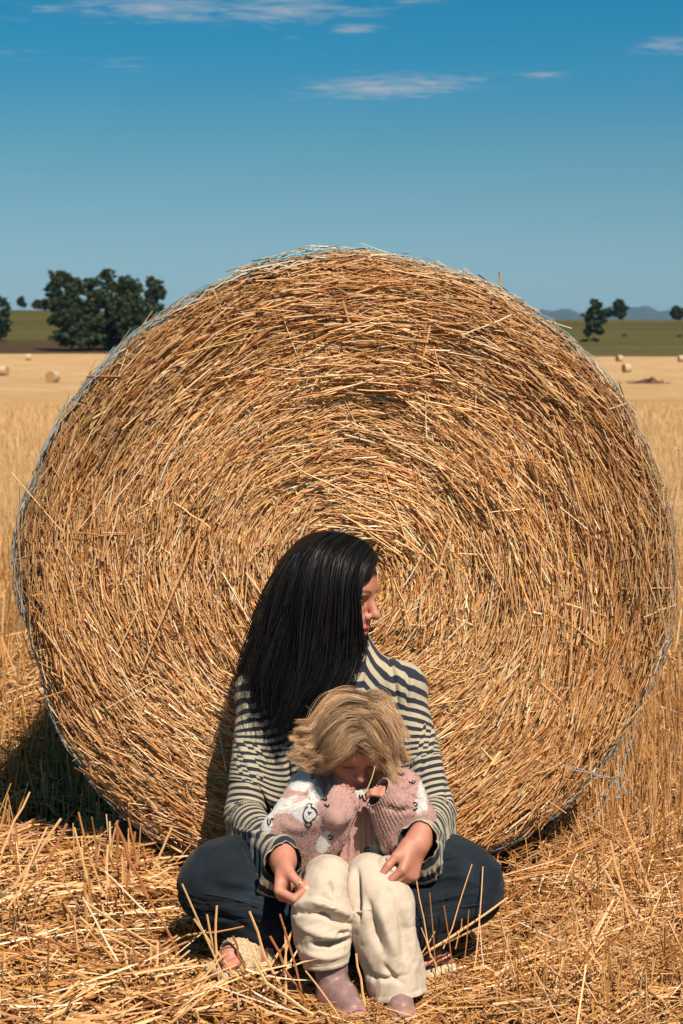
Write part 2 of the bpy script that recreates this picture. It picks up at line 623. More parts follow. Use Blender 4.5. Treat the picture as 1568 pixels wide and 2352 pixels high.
def subdiv_grid(X, closed=True):
    """double a grid smoothly in both directions"""
    def up(A, axis, wrap):
        A = np.moveaxis(A, axis, 0); n = len(A)
        if wrap:
            p = np.concatenate([A[-1:], A, A[:2]])
            mid = (-p[:-3] + 9 * p[1:-2] + 9 * p[2:-1] - p[3:]) / 16
            out = np.empty((2 * n,) + A.shape[1:]); out[0::2] = A; out[1::2] = mid
        else:
            p = np.concatenate([2 * A[:1] - A[1:2], A, 2 * A[-1:] - A[-2:-1]])
            mid = (-p[:-3] + 9 * p[1:-2] + 9 * p[2:-1] - p[3:]) / 16
            out = np.empty((2 * n - 1,) + A.shape[1:]); out[0::2] = A; out[1::2] = mid
        return np.moveaxis(out, 0, axis)
    return up(up(X, 0, False), 1, closed)

# ================================================================ materials
def new_mat(name):
    m = bpy.data.materials.new(name)
    m.use_nodes = True
    t = m.node_tree
    return m, t, t.nodes['Principled BSDF']


def attr(t, name, out='Color'):
    n = t.nodes.new('ShaderNodeAttribute'); n.attribute_name = name
    return n.outputs[out]


def noise_tex(t, scale, detail=4.0, rough=0.6, vec=None, dist=0.0):
    n = t.nodes.new('ShaderNodeTexNoise')
    n.inputs['Scale'].default_value = scale
    n.inputs['Detail'].default_value = detail
    n.inputs['Roughness'].default_value = rough
    n.inputs['Distortion'].default_value = dist
    if vec is None:
        g = t.nodes.new('ShaderNodeTexCoord'); vec = g.outputs['Object']
    t.links.new(vec, n.inputs['Vector'])
    return n.outputs['Fac']


def mulcol(t, a, b, blend='MULTIPLY', fac=1.0):
    n = t.nodes.new('ShaderNodeMix'); n.data_type = 'RGBA'; n.blend_type = blend
    if isinstance(fac, (int, float)):
        n.inputs['Factor'].default_value = fac
    else:
        t.links.new(fac, n.inputs['Factor'])
    for v, k in ((a, 'A'), (b, 'B')):
        if isinstance(v, tuple):
            n.inputs[k].default_value = v if len(v) == 4 else v + (1.0,)
        else:
            t.links.new(v, n.inputs[k])
    return n.outputs['Result']


def bump(t, h, dist, strength=1.0):
    n = t.nodes.new('ShaderNodeBump')
    n.inputs['Distance'].default_value = dist
    n.inputs['Strength'].default_value = strength
    t.links.new(h, n.inputs['Height'])
    return n.outputs[0]


def simple_mat(name, color=None, rough=0.7, spec=0.3, use_attr=False, nscale=60.0, namt=0.25, bscale=None, bdist=0.001, sheen=0.0, sub=0.0, subr=(1.0, 0.35, 0.2)):
    m, t, p = new_mat(name)
    base = attr(t, 'col') if use_attr else None
    n = noise_tex(t, nscale)
    lo = 1.0 - namt; hi = 1.0 + namt
    f = ramp(t, n, [(0.3, (lo, lo, lo, 1)), (0.7, (hi, hi, hi, 1))])
    c = mulcol(t, base if use_attr else tuple(color), f)
    t.links.new(c, p.inputs['Base Color'])
    p.inputs['Roughness'].default_value = rough
    p.inputs['Specular IOR Level'].default_value = spec
    if sheen:
        p.inputs['Sheen Weight'].default_value = sheen
    if sub:
        p.inputs['Subsurface Weight'].default_value = sub
        p.inputs['Subsurface Radius'].default_value = subr
        p.inputs['Subsurface Scale'].default_value = 0.008
    if bscale:
        t.links.new(bump(t, noise_tex(t, bscale, 3.0, 0.6), bdist), p.inputs['Normal'])
    return m


M = {}
M['straw'] = simple_mat('straw', use_attr=True, rough=0.5, spec=0.35, nscale=220.0, namt=0.22)
M['litter'] = simple_mat('straw_litter', use_attr=True, rough=0.5, spec=0.4, nscale=220.0, namt=0.22)
M['straw_core'] = simple_mat('straw_core', (0.10, 0.048, 0.017), rough=0.9, spec=0.1, nscale=90.0, namt=0.6, bscale=150.0, bdist=0.01)  # core colour darkened so gaps between straws read as deep shade
M['net'] = simple_mat('blue_net', use_attr=True, rough=0.5, spec=0.3, nscale=30.0, namt=0.2)
M['leaf'] = simple_mat('leaf', use_attr=True, rough=0.7, spec=0.2, nscale=0.6, namt=0.35)
M['bark'] = simple_mat('bark', (0.20, 0.16, 0.12), rough=0.9, spec=0.1, nscale=2.0, namt=0.35)
M['hide'] = simple_mat('dark_hide', (0.012, 0.010, 0.010), rough=0.7, spec=0.2, nscale=3.0, namt=0.4)
M['far_bale'] = simple_mat('far_bale', use_attr=True, rough=0.9, spec=0.1, nscale=9.0, namt=0.22, bscale=14.0, bdist=0.05)
M['brush'] = simple_mat('brushwood', use_attr=True, rough=0.9, spec=0.1, nscale=3.0, namt=0.4)


def ground_mat():
    m, t, p = new_mat('stubble_ground')
    base = attr(t, 'col')
    g = t.nodes.new('ShaderNodeTexCoord')
    n1 = noise_tex(t, 0.18, 5.0, 0.62, g.outputs['Object'])
    n2 = noise_tex(t, 26.0, 6.0, 0.7, g.outputs['Object'])
    n3 = noise_tex(t, 2.2, 5.0, 0.7, g.outputs['Object'])
    c = mulcol(t, base, ramp(t, n1, [(0.32, (0.80, 0.77, 0.72, 1)), (0.68, (1.14, 1.12, 1.08, 1))]))
    c = mulcol(t, c, ramp(t, n3, [(0.3, (0.78, 0.76, 0.72, 1)), (0.7, (1.14, 1.12, 1.08, 1))]))
    c = mulcol(t, c, ramp(t, n2, [(0.35, (0.45, 0.40, 0.34, 1)), (0.6, (1.1, 1.1, 1.1, 1))]))
    t.links.new(c, p.inputs['Base Color'])
    p.inputs['Roughness'].default_value = 0.95
    p.inputs['Specular IOR Level'].default_value = 0.05
    t.links.new(bump(t, n2, 0.02), p.inputs['Normal'])
    return m


def pasture_mat():
    m, t, p = new_mat('pasture')
    base = attr(t, 'col')
    g = t.nodes.new('ShaderNodeTexCoord')
    mp = t.nodes.new('ShaderNodeMapping'); mp.inputs['Scale'].default_value = (0.35, 1.0, 1.0)
    t.links.new(g.outputs['Object'], mp.inputs[0])
    n1 = noise_tex(t, 0.022, 5.0, 0.6, mp.outputs[0])
    n2 = noise_tex(t, 0.35, 5.0, 0.7, g.outputs['Object'])
    c = mulcol(t, base, ramp(t, n1, [(0.3, (0.72, 0.80, 0.72, 1)), (0.7, (1.25, 1.15, 1.05, 1))]))
    c = mulcol(t, c, ramp(t, n2, [(0.3, (0.72, 0.74, 0.72, 1)), (0.7, (1.16, 1.14, 1.12, 1))]))
    t.links.new(c, p.inputs['Base Color'])
    p.inputs['Roughness'].default_value = 1.0
    p.inputs['Specular IOR Level'].default_value = 0.0
    return m


M['ground'] = ground_mat()
M['pasture'] = pasture_mat()
M['mountain'] = simple_mat('mountain_forest', (0.035, 0.055, 0.05), rough=1.0, spec=0.0, nscale=0.004, namt=0.3)


# ================================================================ terrain
def height(x, y):
    x = np.asarray(x, float); y = np.asarray(y, float)
    rho = np.hypot(x, y + 3.53)
    side = ss(-0.15, 0.15, x / np.maximum(rho, 1e-6))
    kL = np.array([[0, 0], [9, 0], [25, -0.25], [60, -1.25], [120, -3.1], [190, -4.3], [270, -4.6], [360, -4.1], [445, -3.3], [530, -0.18], [650, 3.6], [800, 9.5], [1000, 18], [1150, 18.5], [1900, -6], [4000, -22], [90000, -30]])
    kR = np.array([[0, 0], [9, 0], [25, -0.25], [60, -1.25], [120, -3.1], [190, -4.3], [270, -4.8], [360, -4.3], [445, -4.05], [530, -2.2], [600, -0.1], [750, 5.0], [900, 11.6], [1050, 12.0], [1900, -6], [4000, -22], [90000, -30]])
    z = np.interp(rho, kL[:, 0], kL[:, 1]) * (1 - side) + np.interp(rho, kR[:, 0], kR[:, 1]) * side
    q = np.stack([x, y], -1)
    near = ss(2.0, 9.0, rho)
    z = z + 0.05 * fbm(q, 0.35, 3, 5) * near * ss(600, 60, rho)
    z = z + (0.018 * fbm(q, 3.0, 3, 8)) * ss(25, 8, rho)
    z = z + 1.2 * fbm(q, 0.006, 3, 11) * ss(430, 700, rho) * ss(5000, 1500, rho)
    return z


def polar(r0, r1, nr, hole):
    rr = np.exp(np.linspace(math.log(r0), math.log(r1), nr))
    th = np.concatenate([np.arange(-20, 20, 0.3), np.arange(20, 340, 4.0)])
    th = np.radians(th)
    X = np.sin(th)[None] * rr[:, None]; Y = np.cos(th)[None] * rr[:, None] - 3.53
    Z = height(X, Y)
    V = np.stack([X, Y, Z], -1).reshape(-1, 3); F = [grid_faces(nr, len(th), True)[:, ::-1]]
    if hole:
        V = np.concatenate([V, [[0, -3.53, 0]]]); n = len(th); j = np.arange(n)
        F.append(np.stack([np.full(n, len(V) - 1), (j + 1) % n, j], -1))
    return V, F


V, F = polar(0.4, 446.0, 190, True)
rho = np.hypot(V[:, 0], V[:, 1] + 3.53)
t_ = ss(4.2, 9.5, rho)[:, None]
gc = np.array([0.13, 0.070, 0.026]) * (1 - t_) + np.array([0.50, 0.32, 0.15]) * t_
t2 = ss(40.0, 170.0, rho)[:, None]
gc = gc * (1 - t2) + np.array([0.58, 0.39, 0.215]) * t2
strip = fbm(np.stack([V[:, 0] * 0.02, V[:, 1] * 0.12], -1), 1.0, 4, 31)[:, None]
gc = gc * (1 + 0.16 * strip * t_)
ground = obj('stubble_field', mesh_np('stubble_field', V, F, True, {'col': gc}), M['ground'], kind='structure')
ground['label'] = 'wide field of pale cut straw stubble'

V, F = polar(444.0, 30000.0, 110, False)
V[:, 2] += -0.05 + 0.0 * V[:, 0]
rho = np.hypot(V[:, 0], V[:, 1] + 3.53); sx = V[:, 0] / rho
green = np.array([0.080, 0.078, 0.032]); dry = np.array([0.120, 0.092, 0.042]); brown = np.array([0.075, 0.050, 0.033])
b1 = (0.5 + 0.5 * fbm(np.stack([V[:, 0] * 0.3, rho], -1), 0.012, 3, 3))[:, None]
pc = green * (1 - b1) + dry * b1
pc = pc * (1 - 0.12 * ss(560, 900, rho)[:, None])
left = ss(0.02, -0.06, sx)[:, None]
bs = (ss(548, 530, rho))[:, None] * left
pc = pc * (1 - bs) + brown * bs
right = 1 - left
dk = (ss(640, 500, rho))[:, None] * right
pc = pc * (1 - 0.35 * dk) + np.array([0.10, 0.085, 0.05]) * 0.35 * dk
cr = ss(820, 1000, rho)[:, None] * right
pc = pc * (1 - 0.7 * cr) + np.array([0.17, 0.125, 0.06]) * 0.7 * cr
pasture = obj('pasture_hill', mesh_np('pasture_hill', V, F, True, {'col': pc}), M['pasture'], kind='structure')
pasture['label'] = 'olive green pasture rising beyond the stubble field'

# mountains on the skyline
crest = [(-900, 722), (-500, 714), (-150, 716), (0, 724), (300, 720), (600, 716), (900, 719), (1100, 717), (1200, 714), (1251, 710.5), (1268, 718), (1281, 710), (1295, 708), (1315, 710.5), (1326, 721),
         (1340, 720), (1358, 716), (1380, 711), (1399, 705.5), (1411, 702), (1443, 702), (1454, 709), (1467, 704), (1480, 701.5), (1492, 704), (1507, 717), (1519, 719),
         (1531, 714), (1550, 717), (1600, 719), (1700, 712), (1800, 716), (2100, 713), (2500, 722)]
crest = np.array(crest, float)
xs = np.linspace(-900, 2500, 700)
ys = np.interp(xs, crest[:, 0], crest[:, 1])
ys = np.convolve(np.pad(ys, 2, 'edge'), np.ones(5) / 5, 'valid') + 0.5 * fbm(np.stack([xs, xs * 0], -1), 0.08, 3, 2)
prof = np.concatenate([np.linspace(0, 1, 14), np.linspace(0.9, 0, 6)])
depth = np.concatenate([np.linspace(-2600, 0, 14), np.linspace(300, 2500, 6)])
rows = []
for f_, dd in zip(prof, depth):
    P = np.array([W(x, HOR, 16000.0) for x in xs])
    top = np.array([W(x, y, 16000.0)[2] for x, y in zip(xs, ys)])
    shape_ = np.sin(f_ * math.pi / 2) if dd <= 0 else f_
    gully = 1 + 0.22 * fbm(np.stack([P[:, 0], np.full(len(xs), dd)], -1), 0.0016, 3, 14) * math.sin(f_ * math.pi)
    z = -60 + (top + 60) * shape_ * (gully if dd != 0 else 1)
    sc = (16000.0 + dd + 3.53) / 16003.53
    rows.append(np.stack([P[:, 0] * sc, np.full(len(xs), 16000.0 + dd), z], -1))
mv = np.concatenate(rows)
mountains = obj('mountain_range', mesh_np('mountain_range', mv, grid_faces(len(rows), len(xs), False)), M['mountain'], kind='structure')
mountains['label'] = 'low blue mountains on the skyline'


# ================================================================ trees
def tree(name, px, py_base, rho_, h_px, blobs, label, seed, shade=1.0, cat='tree', leaf=0.42, dens=1.0, trunks=1, sparse=0.0):
    """blobs: crown masses as (dx, height, rx, rz) in grid pixels relative to the foot of the tree"""
    r = np.random.default_rng(seed)
    foot = W(px, py_base, rho_)
    foot[2] = float(height(foot[0], foot[1])) - 0.1
    m = rho_ / FPX                                    # metres per grid pixel here
    root = thing(name, foot, label, cat, 'trees along the fields')
    parts = []
    for k in range(trunks):
        bx = 0 if trunks == 1 else (k - (trunks - 1) / 2) * 4 * m
        lean = r.normal(0, 0.03, 2) * h_px * m
        H = h_px * m * 0.72
        P = catmull(np.array([[bx, 0, -0.3], [bx + lean[0] * 0.3, lean[1] * 0.3, H * 0.35], [bx + lean[0], lean[1], H * 0.7], [bx + lean[0] * 1.2, lean[1] * 1.2, H]]), 9)
        parts.append(tube(P, np.linspace(0.022, 0.006, 9) * h_px * m * 0.9, 7))
        for b in blobs:                               # a limb into each crown mass
            s = P[min(8, max(2, int(8 * np.clip((b[1] * m * 0.62) / H, 0.2, 0.95))))]
            e = np.array([b[0] * m, r.normal(0, 0.4) * b[2] * m, b[1] * m])
            mid = (s + e) / 2 + np.array([0, 0, -0.05 * h_px * m])
            parts.append(tube(catmull([s, mid, e], 6), np.linspace(0.010, 0.003, 6) * h_px * m, 5))
    V, F = merge(parts)
    obj('trunk', mesh_np('trunk', V + foot, F), M['bark'], root)
    Q, Nn, S, Cc = [], [], [], []
    for b in blobs:
        c = np.array([b[0] * m, 0, b[1] * m]); rad = np.array([b[2], b[2] * 0.95, b[3]]) * m
        ncl = max(6, int(dens * 17 * (b[2] * b[3]) / 120))
        for i in range(ncl):
            d = norm(r.normal(size=3)) * r.uniform(0.25, 1.0) ** 0.5
            cc = c + d * rad * r.uniform(0.7, 1.28)
            cr = r.uniform(0.07, 0.24) * rad.mean() + 0.35
            nl = int(r.uniform(22, 46))
            q = cc + norm(r.normal(size=(nl, 3))) * (r.random((nl, 1)) ** 0.4) * cr * np.array([1.1, 1.1, 0.75])
            Q.append(q)
            Nn.append(norm(r.normal(size=(nl, 3)) + np.array([0, -0.2, 0.7])))
            S.append(r.uniform(0.6, 1.3, nl) * leaf)
            tone = r.uniform(0.55, 1.45)
            base = np.array([0.030, 0.050, 0.026]) * tone + np.array([0.012, 0.010, 0.0]) * r.uniform(0, 1)
            Cc.append(np.tile(base, (nl, 1)) * r.uniform(0.75, 1.25, (nl, 1)) * shade)
    Q = np.concatenate(Q); Nn = np.concatenate(Nn); S = np.concatenate(S); Cc = np.concatenate(Cc)
    a = norm(np.cross(Nn, r.normal(size=Nn.shape))); b_ = np.cross(Nn, a)
    V = np.stack([Q + a * S[:, None], Q + b_ * (S * 0.55)[:, None], Q - a * S[:, None], Q - b_ * (S * 0.55)[:, None]], 1).reshape(-1, 3) + foot
    F = np.arange(len(V)).reshape(-1, 4)
    obj('crown', mesh_np('crown', V, F, False, {'col': np.repeat(Cc, 4, 0)}), M['leaf'], root)
    return root


GUM = 'eucalyptus_tree'
tree(GUM, 165, 806, 452, 188, [(-22, 165, 24, 20), (-40, 140, 20, 16), (4, 150, 20, 24), (-30, 112, 26, 20), (2, 116, 24, 24), (-8, 84, 34, 22), (-34, 70, 20, 14), (6, 52, 30, 22), (-14, 30, 30, 18), (20, 24, 24, 14), (-58, 110, 10, 12)],
     'tallest dark gum tree at the left end of the grove', 1)
tree(GUM, 214, 806, 456, 170, [(0, 156, 22, 13), (-14, 140, 18, 14), (12, 120, 24, 22), (-10, 96, 26, 20), (4, 64, 30, 24), (0, 30, 32, 20)],
     'dark gum tree next to the tallest one in the grove', 2)
tree(GUM, 252, 806, 461, 182, [(-6, 170, 17, 13), (4, 148, 16, 14), (-2, 118, 24, 18), (10, 92, 26, 22), (-8, 60, 28, 24), (4, 28, 34, 20)],
     'gum tree with a small round topmost tuft in mid grove', 3)
tree(GUM, 298, 807, 450, 172, [(-2, 158, 22, 16), (16, 144, 20, 16), (-16, 138, 18, 14), (4, 112, 34, 22), (-4, 78, 34, 26), (8, 40, 36, 26)],
     'broad dark gum tree on the bale side of the grove', 4)
tree(GUM, 354, 806, 455, 168, [(2, 152, 20, 17), (14, 132, 16, 14), (-8, 122, 18, 18), (2, 90, 28, 24), (0, 50, 30, 26)],
     'gum tree just showing above the left shoulder of the big bale', 5)
tree(GUM, 2, 784, 520, 108, [(2, 92, 12, 12), (12, 74, 12, 14), (-6, 60, 22, 20), (10, 40, 14, 18), (-4, 20, 22, 16)],
     'dark tree cut off by the left edge of the photo', 6)
tree('field_tree', 48, 716, 985, 32, [(0, 20, 9, 10), (3, 14, 8, 6)], 'small round tree alone on the left skyline', 7, leaf=1.0, dens=2.0)
tree('field_tree', 84, 717, 985, 28, [(-6, 12, 8, 7), (5, 18, 8, 9), (9, 10, 8, 6)], 'low double tree on the left skyline beside the grove', 8, leaf=1.0, dens=2.0)
tree('field_tree', 106, 717, 980, 26, [(0, 17, 7, 8), (-4, 8, 6, 6)], 'small skyline tree touching the grove', 9, leaf=1.0, dens=2.0)
tree(GUM, 1352, 785, 590, 100, [(12, 92, 7, 8), (20, 84, 8, 8), (6, 72, 12, 10), (24, 68, 12, 9), (0, 56, 14, 10), (24, 48, 14, 11), (6, 36, 18, 10), (24, 26, 10, 8), (-2, 22, 9, 8)],
     'lone gum tree with cattle in its shade on the right', 10, leaf=0.75, dens=1.3)
tree('field_tree', 1422, 736, 880, 44, [(-2, 34, 11, 11), (5, 26, 11, 10), (-6, 18, 9, 9), (3, 12, 12, 8)], 'full round tree on the right skyline', 11, leaf=0.95, dens=2.0)
tree('field_tree', 1392, 733, 890, 28, [(0, 18, 9, 7), (-9, 14, 7, 6), (8, 12, 7, 6)], 'low bushy tree between the lone gum and the round skyline tree', 12, leaf=0.95, dens=2.0)
tree('field_tree', 1553, 736, 885, 34, [(-2, 24, 9, 10), (9, 18, 10, 9), (-7, 12, 8, 7), (4, 8, 12, 6)], 'skyline tree at the right edge of the photo', 13, leaf=0.95, dens=2.0)

# dim wood along the foot of the mountains
r_ = np.random.default_rng(21)
n = 16000
az = r_.uniform(-0.5, 0.5, n); dd = r_.uniform(5200, 6500, n)
X = np.tan(az) * dd; Z = -26 + np.abs(r_.normal(0, 1, n)) * 9 + 12
q = np.stack([X, dd, Z], -1)
a_ = norm(r_.normal(size=(n, 3))); b_ = norm(np.cross(a_, r_.normal(size=(n, 3))))
sz = r_.uniform(6, 12, (n, 1))
V = np.stack([q + a_ * sz, q + b_ * sz, q - a_ * sz, q - b_ * sz], 1).reshape(-1, 3)
wood = obj('distant_wood', mesh_np('distant_wood', V, np.arange(len(V)).reshape(-1, 4), False, {'col': np.repeat(np.array([[0.03, 0.045, 0.03]]) * r_.uniform(0.6, 1.4, (n, 1)), 4, 0)}), M['leaf'], kind='stuff')
tag(wood, 'dim blue wood along the foot of the mountains', 'wood')


# ================================================================ cattle, far bales, brush pile
def cow_mesh(lying):
    s = Solid((-1.6, -0.7, -0.1), (1.8, 0.7, 1.8), 0.05); s.FAR = 0.06
    zb = 0.45 if lying else 1.0
    s.ell((0, 0, zb), (0.85, 0.34, 0.40), k=0.1)
    s.ell((0.55, 0, zb + 0.03), (0.45, 0.33, 0.42), k=0.1)
    s.cone((0.8, 0, zb + 0.2), (1.15, 0, zb + 0.38 if lying else zb + 0.1), 0.22, 0.15, 0.1)
    hz = zb + 0.40 if lying else zb - 0.05
    s.cone((1.15, 0, hz), (1.5, 0, hz - 0.15), 0.15, 0.09, 0.06)
    for sy in (-1, 1):
        s.cone((1.12, sy * 0.1, hz + 0.12), (1.08, sy * 0.3, hz + 0.12), 0.06, 0.04, 0.03)
        for sx_ in (-0.62, 0.58):
            if lying:
                s.cone((sx_, sy * 0.25, 0.3), (sx_ + 0.3, sy * 0.4, 0.1), 0.14, 0.08, 0.05)
            else:
                s.cone((sx_, sy * 0.2, 0.85), (sx_ - 0.03, sy * 0.2, 0.42), 0.15, 0.085, 0.05)
                s.cone((sx_ - 0.03, sy * 0.2, 0.42), (sx_, sy * 0.2, 0.0), 0.08, 0.065, 0.03)
    s.cone((-0.82, 0, zb + 0.2), (-0.95, 0, zb - 0.5 if not lying else 0.1), 0.05, 0.04, 0.03)
    V, F = s.mesh()
    return mesh_np('cow', V, F)


cow_stand, cow_lie = cow_mesh(False), cow_mesh(True)
for (px, py, lie, rz, lb) in [(1338, 784, True, 0.3, 'dark cow lying left of the lone gum trunk'), (1347, 785, True, 2.8, 'dark cow lying against the lone gum trunk'),
                              (1362, 784, False, 0.2, 'dark cow standing in shade right of the lone gum trunk'), (1369, 784.5, True, 0.0, 'rightmost dark cow under the lone gum'),
                              (1433, 776, False, 0.5, 'single dark cow grazing in the open pasture'), (1559, 777, True, 0.1, 'dark cow lying in pasture at the right edge')]:
    p = W(px, py, 592 if px < 1400 else 640)
    o = obj('cow', cow_lie if lie else cow_stand, M['hide'], loc=(p[0], p[1], float(height(p[0], p[1])) - 0.02))
    o.rotation_euler = (0, 0, rz)
    tag(o, lb, 'cow', 'cattle on the far pasture')


def far_bale(px, py, d, rz, label, face=(0.46, 0.26, 0.12), wrap=(0.50, 0.37, 0.235)):
    p = W(px, py, d)
    z = float(height(p[0], p[1]))
    rb, ln = 0.76, 0.62
    root = thing('hay_bale', (p[0], p[1], z), label, 'hay bale', 'bales scattered over the far field')
    r = np.random.default_rng(int(px) + 5)
    a = np.linspace(0, 2 * np.pi, 29)[:-1]
    prof = [(-ln + 0.05, rb - 0.06), (-ln, rb - 0.02), (-ln + 0.08, rb), (0, rb + 0.01), (ln - 0.08, rb), (ln, rb - 0.02), (ln - 0.05, rb - 0.06)]
    X = np.array([[[u, rr * math.cos(t) * (1 + 0.02 * math.sin(5 * t)), max(rr * math.sin(t) + rb - 0.05, -0.03)] for t in a] for u, rr in prof])
    c, s = math.cos(rz), math.sin(rz)
    Rz = np.array([[c, -s, 0], [s, c, 0], [0, 0, 1]])
    V = X.reshape(-1, 3) @ Rz.T + np.array([p[0], p[1], z])
    obj('wrapped_side', mesh_np('wrapped_side', V, grid_faces(len(prof), 28, True), True, {'col': np.tile(np.array(wrap), (len(V), 1)) * r.uniform(0.85, 1.1, (len(V), 1))}), M['far_bale'], root)
    for e in (-1, 1):
        rings = [(0.03, 0.0), (0.3, 0.02), (0.55, 0.01), (rb - 0.045, -0.01)]
        X = np.array([[[e * (ln - 0.02 + bu), rr * math.cos(t), max(rr * math.sin(t) + rb - 0.05, -0.03)] for t in a] for rr, bu in rings])
        V = X.reshape(-1, 3) @ Rz.T + np.array([p[0], p[1], z])
        obj('end_face', mesh_np('end_face', V, grid_faces(len(rings), 28, True)[:, ::e], True, {'col': np.tile(np.array(face), (len(V), 1)) * r.uniform(0.85, 1.15, (len(V), 1))}), M['far_bale'], root)


far_bale(121, 881, 192, R(70), 'orange round bale end-on in the left field')
far_bale(8, 861, 234, R(-15), 'pale bale lying side-on at the left edge')
far_bale(65, 828, 358, R(12), 'small far bale below the ploughed strip on the left')
far_bale(1439, 864, 268, R(18), 'pale bale with dark shaded end in the right field')
far_bale(1422, 830, 358, R(30), 'small far bale at the top edge of the right field')
far_bale(1564, 832, 355, R(5), 'far bale cut by the right edge of the photo')

bp = W(1487, 882, 188.0); bp[2] = float(height(bp[0], bp[1]))
pile = thing('brush_pile', bp, 'dark reddish brown heap of brushwood and earth in the right field', 'brush pile')
gx, gy = np.meshgrid(np.linspace(-2.7, 2.8, 44), np.linspace(-0.9, 0.9, 16), indexing='ij')
hz = np.maximum(0, 1 - (gx / 2.8) ** 2) * np.maximum(0, 1 - (gy / 0.9) ** 2) * (0.30 + 0.42 * np.exp(-((gx - 0.7) / 0.7) ** 2) + 0.25 * np.exp(-((gx + 0.35) / 0.4) ** 2)) * (1 + 0.6 * fbm(np.stack([gx, gy], -1), 2.3, 3, 4))
V = np.stack([gx, gy, hz - 0.03], -1).reshape(-1, 3)
cc = np.array([0.13, 0.062, 0.038]) * (1 + 0.5 * fbm(V[:, :2], 1.5, 3, 6)[:, None])
obj('earth_heap', mesh_np('earth_heap', V + bp, grid_faces(44, 16, False), True, {'col': cc}), M['brush'], pile)
sp = []
for i in range(90):
    x0 = rng.normal(0.1, 1.2); y0 = rng.normal(0, 0.35)
    d = norm(np.array([rng.normal(), rng.normal() * 0.6, abs(rng.normal()) * 0.5])); L = rng.uniform(0.4, 1.2)
    s0 = np.array([x0, y0, 0.12 + 0.25 * math.exp(-((x0 - 0.3) / 1.0) ** 2)])
    sp.append(tube(catmull([s0 - d * L / 2, s0 + rng.normal(0, 0.06, 3), s0 + d * L / 2], 4), np.array([0.05, 0.045, 0.035, 0.02]), 5))
V, F = merge(sp)
o = obj('branches', mesh_np('branches', V + bp, F, True, {'col': np.tile([0.045, 0.028, 0.022], (len(V), 1))}), M['brush'], pile, kind='stuff')

# ================================================================ the big round bale
RB, ZC, LB = 0.744, 0.718, 1.22          # radius, height of the axis, length
XB = float(W(791, 1330, 0)[0])
EDGE = 0.060


def bale_pt(s, th, lift=0.0):
    """s = way from the centre of the front face outwards, over the rounded edge and back along the side (metres); th from +x anticlockwise"""
    s = np.asarray(s, float); th = np.asarray(th, float)
    flat = RB - EDGE; arc = EDGE * math.pi / 2
    ph = np.clip((s - flat) / EDGE, 0, math.pi / 2)
    r = np.where(s < flat, s, flat + EDGE * np.sin(ph))
    y = np.where(s < flat, 0.0, EDGE * (1 - np.cos(ph))) + np.maximum(s - flat - arc, 0)
    nr, ny = np.sin(ph), -np.cos(ph)
    q = np.stack([np.cos(th) * r, np.sin(th) * r, y], -1)
    lump = 0.022 * fbm(np.stack([r * 9, np.cos(th) * 1.6, np.sin(th) * 1.6], -1), 1.0, 3, 2) + 0.016 * fbm(q, 5.0, 3, 9) + 0.007 * fbm(q, 24.0, 2, 19)
    lump = lump - 0.03 * ss(0.16, 0.0, r) * 0.3 + 0.006 * np.cos(th * 3 + 1.0) * ss(0.3, 0.7, r)
    h = lump + lift
    out = 1 + 0.010 * np.sin(2 * th + 0.6) + 0.006 * np.sin(5 * th)
    R_ = r * out + nr * h
    P = np.stack([XB + np.cos(th) * R_, y + ny * h, ZC + np.sin(th) * R_], -1)
    P[..., 2] = np.maximum(P[..., 2], -0.035)
    N = np.stack([np.cos(th) * nr, ny, np.sin(th) * nr], -1)
    T = np.stack([-np.sin(th), 0 * th, np.cos(th)], -1)
    return P, N, T


bale = thing('straw_bale', (XB, 0.0, 0.0), 'huge round straw bale the woman and child lean against', 'straw bale')
ns_, nt_ = 72, 220
S_, TH = np.meshgrid(np.concatenate([np.linspace(0.004, RB - EDGE, 44), np.linspace(RB - EDGE + 0.01, RB - EDGE + EDGE * 1.57 + LB, 28)]), np.arange(nt_) / nt_ * 2 * np.pi, indexing='ij')
P, N_, T_ = bale_pt(S_, TH, -0.030)
obj('core', mesh_np('core', P.reshape(-1, 3), grid_faces(ns_, nt_, True)[:, ::-1]), M['straw_core'], bale)
# closed back
a = np.arange(nt_) / nt_ * 2 * np.pi
back = np.concatenate([P[-1], [[XB, P[-1, 0, 1] + 0.02, ZC]]])
j = np.arange(nt_)
obj('back_face', mesh_np('back_face', back, np.stack([np.full(nt_, nt_), j, (j + 1) % nt_], -1)), M['straw_core'], bale)


PAL = np.array([[0.70, 0.395, 0.175], [0.79, 0.495, 0.255], [0.63, 0.31, 0.113], [0.47, 0.195, 0.064], [0.85, 0.62, 0.385], [0.67, 0.36, 0.115], [0.32, 0.128, 0.046]])


def straw_col(n, tone=1.0, w=(0.27, 0.22, 0.19, 0.11, 0.08, 0.08, 0.05)):
    c = PAL[rng.choice(len(PAL), n, p=np.array(w) / sum(w))]
    return np.clip(c * rng.uniform(0.82, 1.15, (n, 1)) * np.asarray(tone).reshape(-1, 1) * rng.normal(1, 0.03, (n, 3)), 0.02, 0.9)


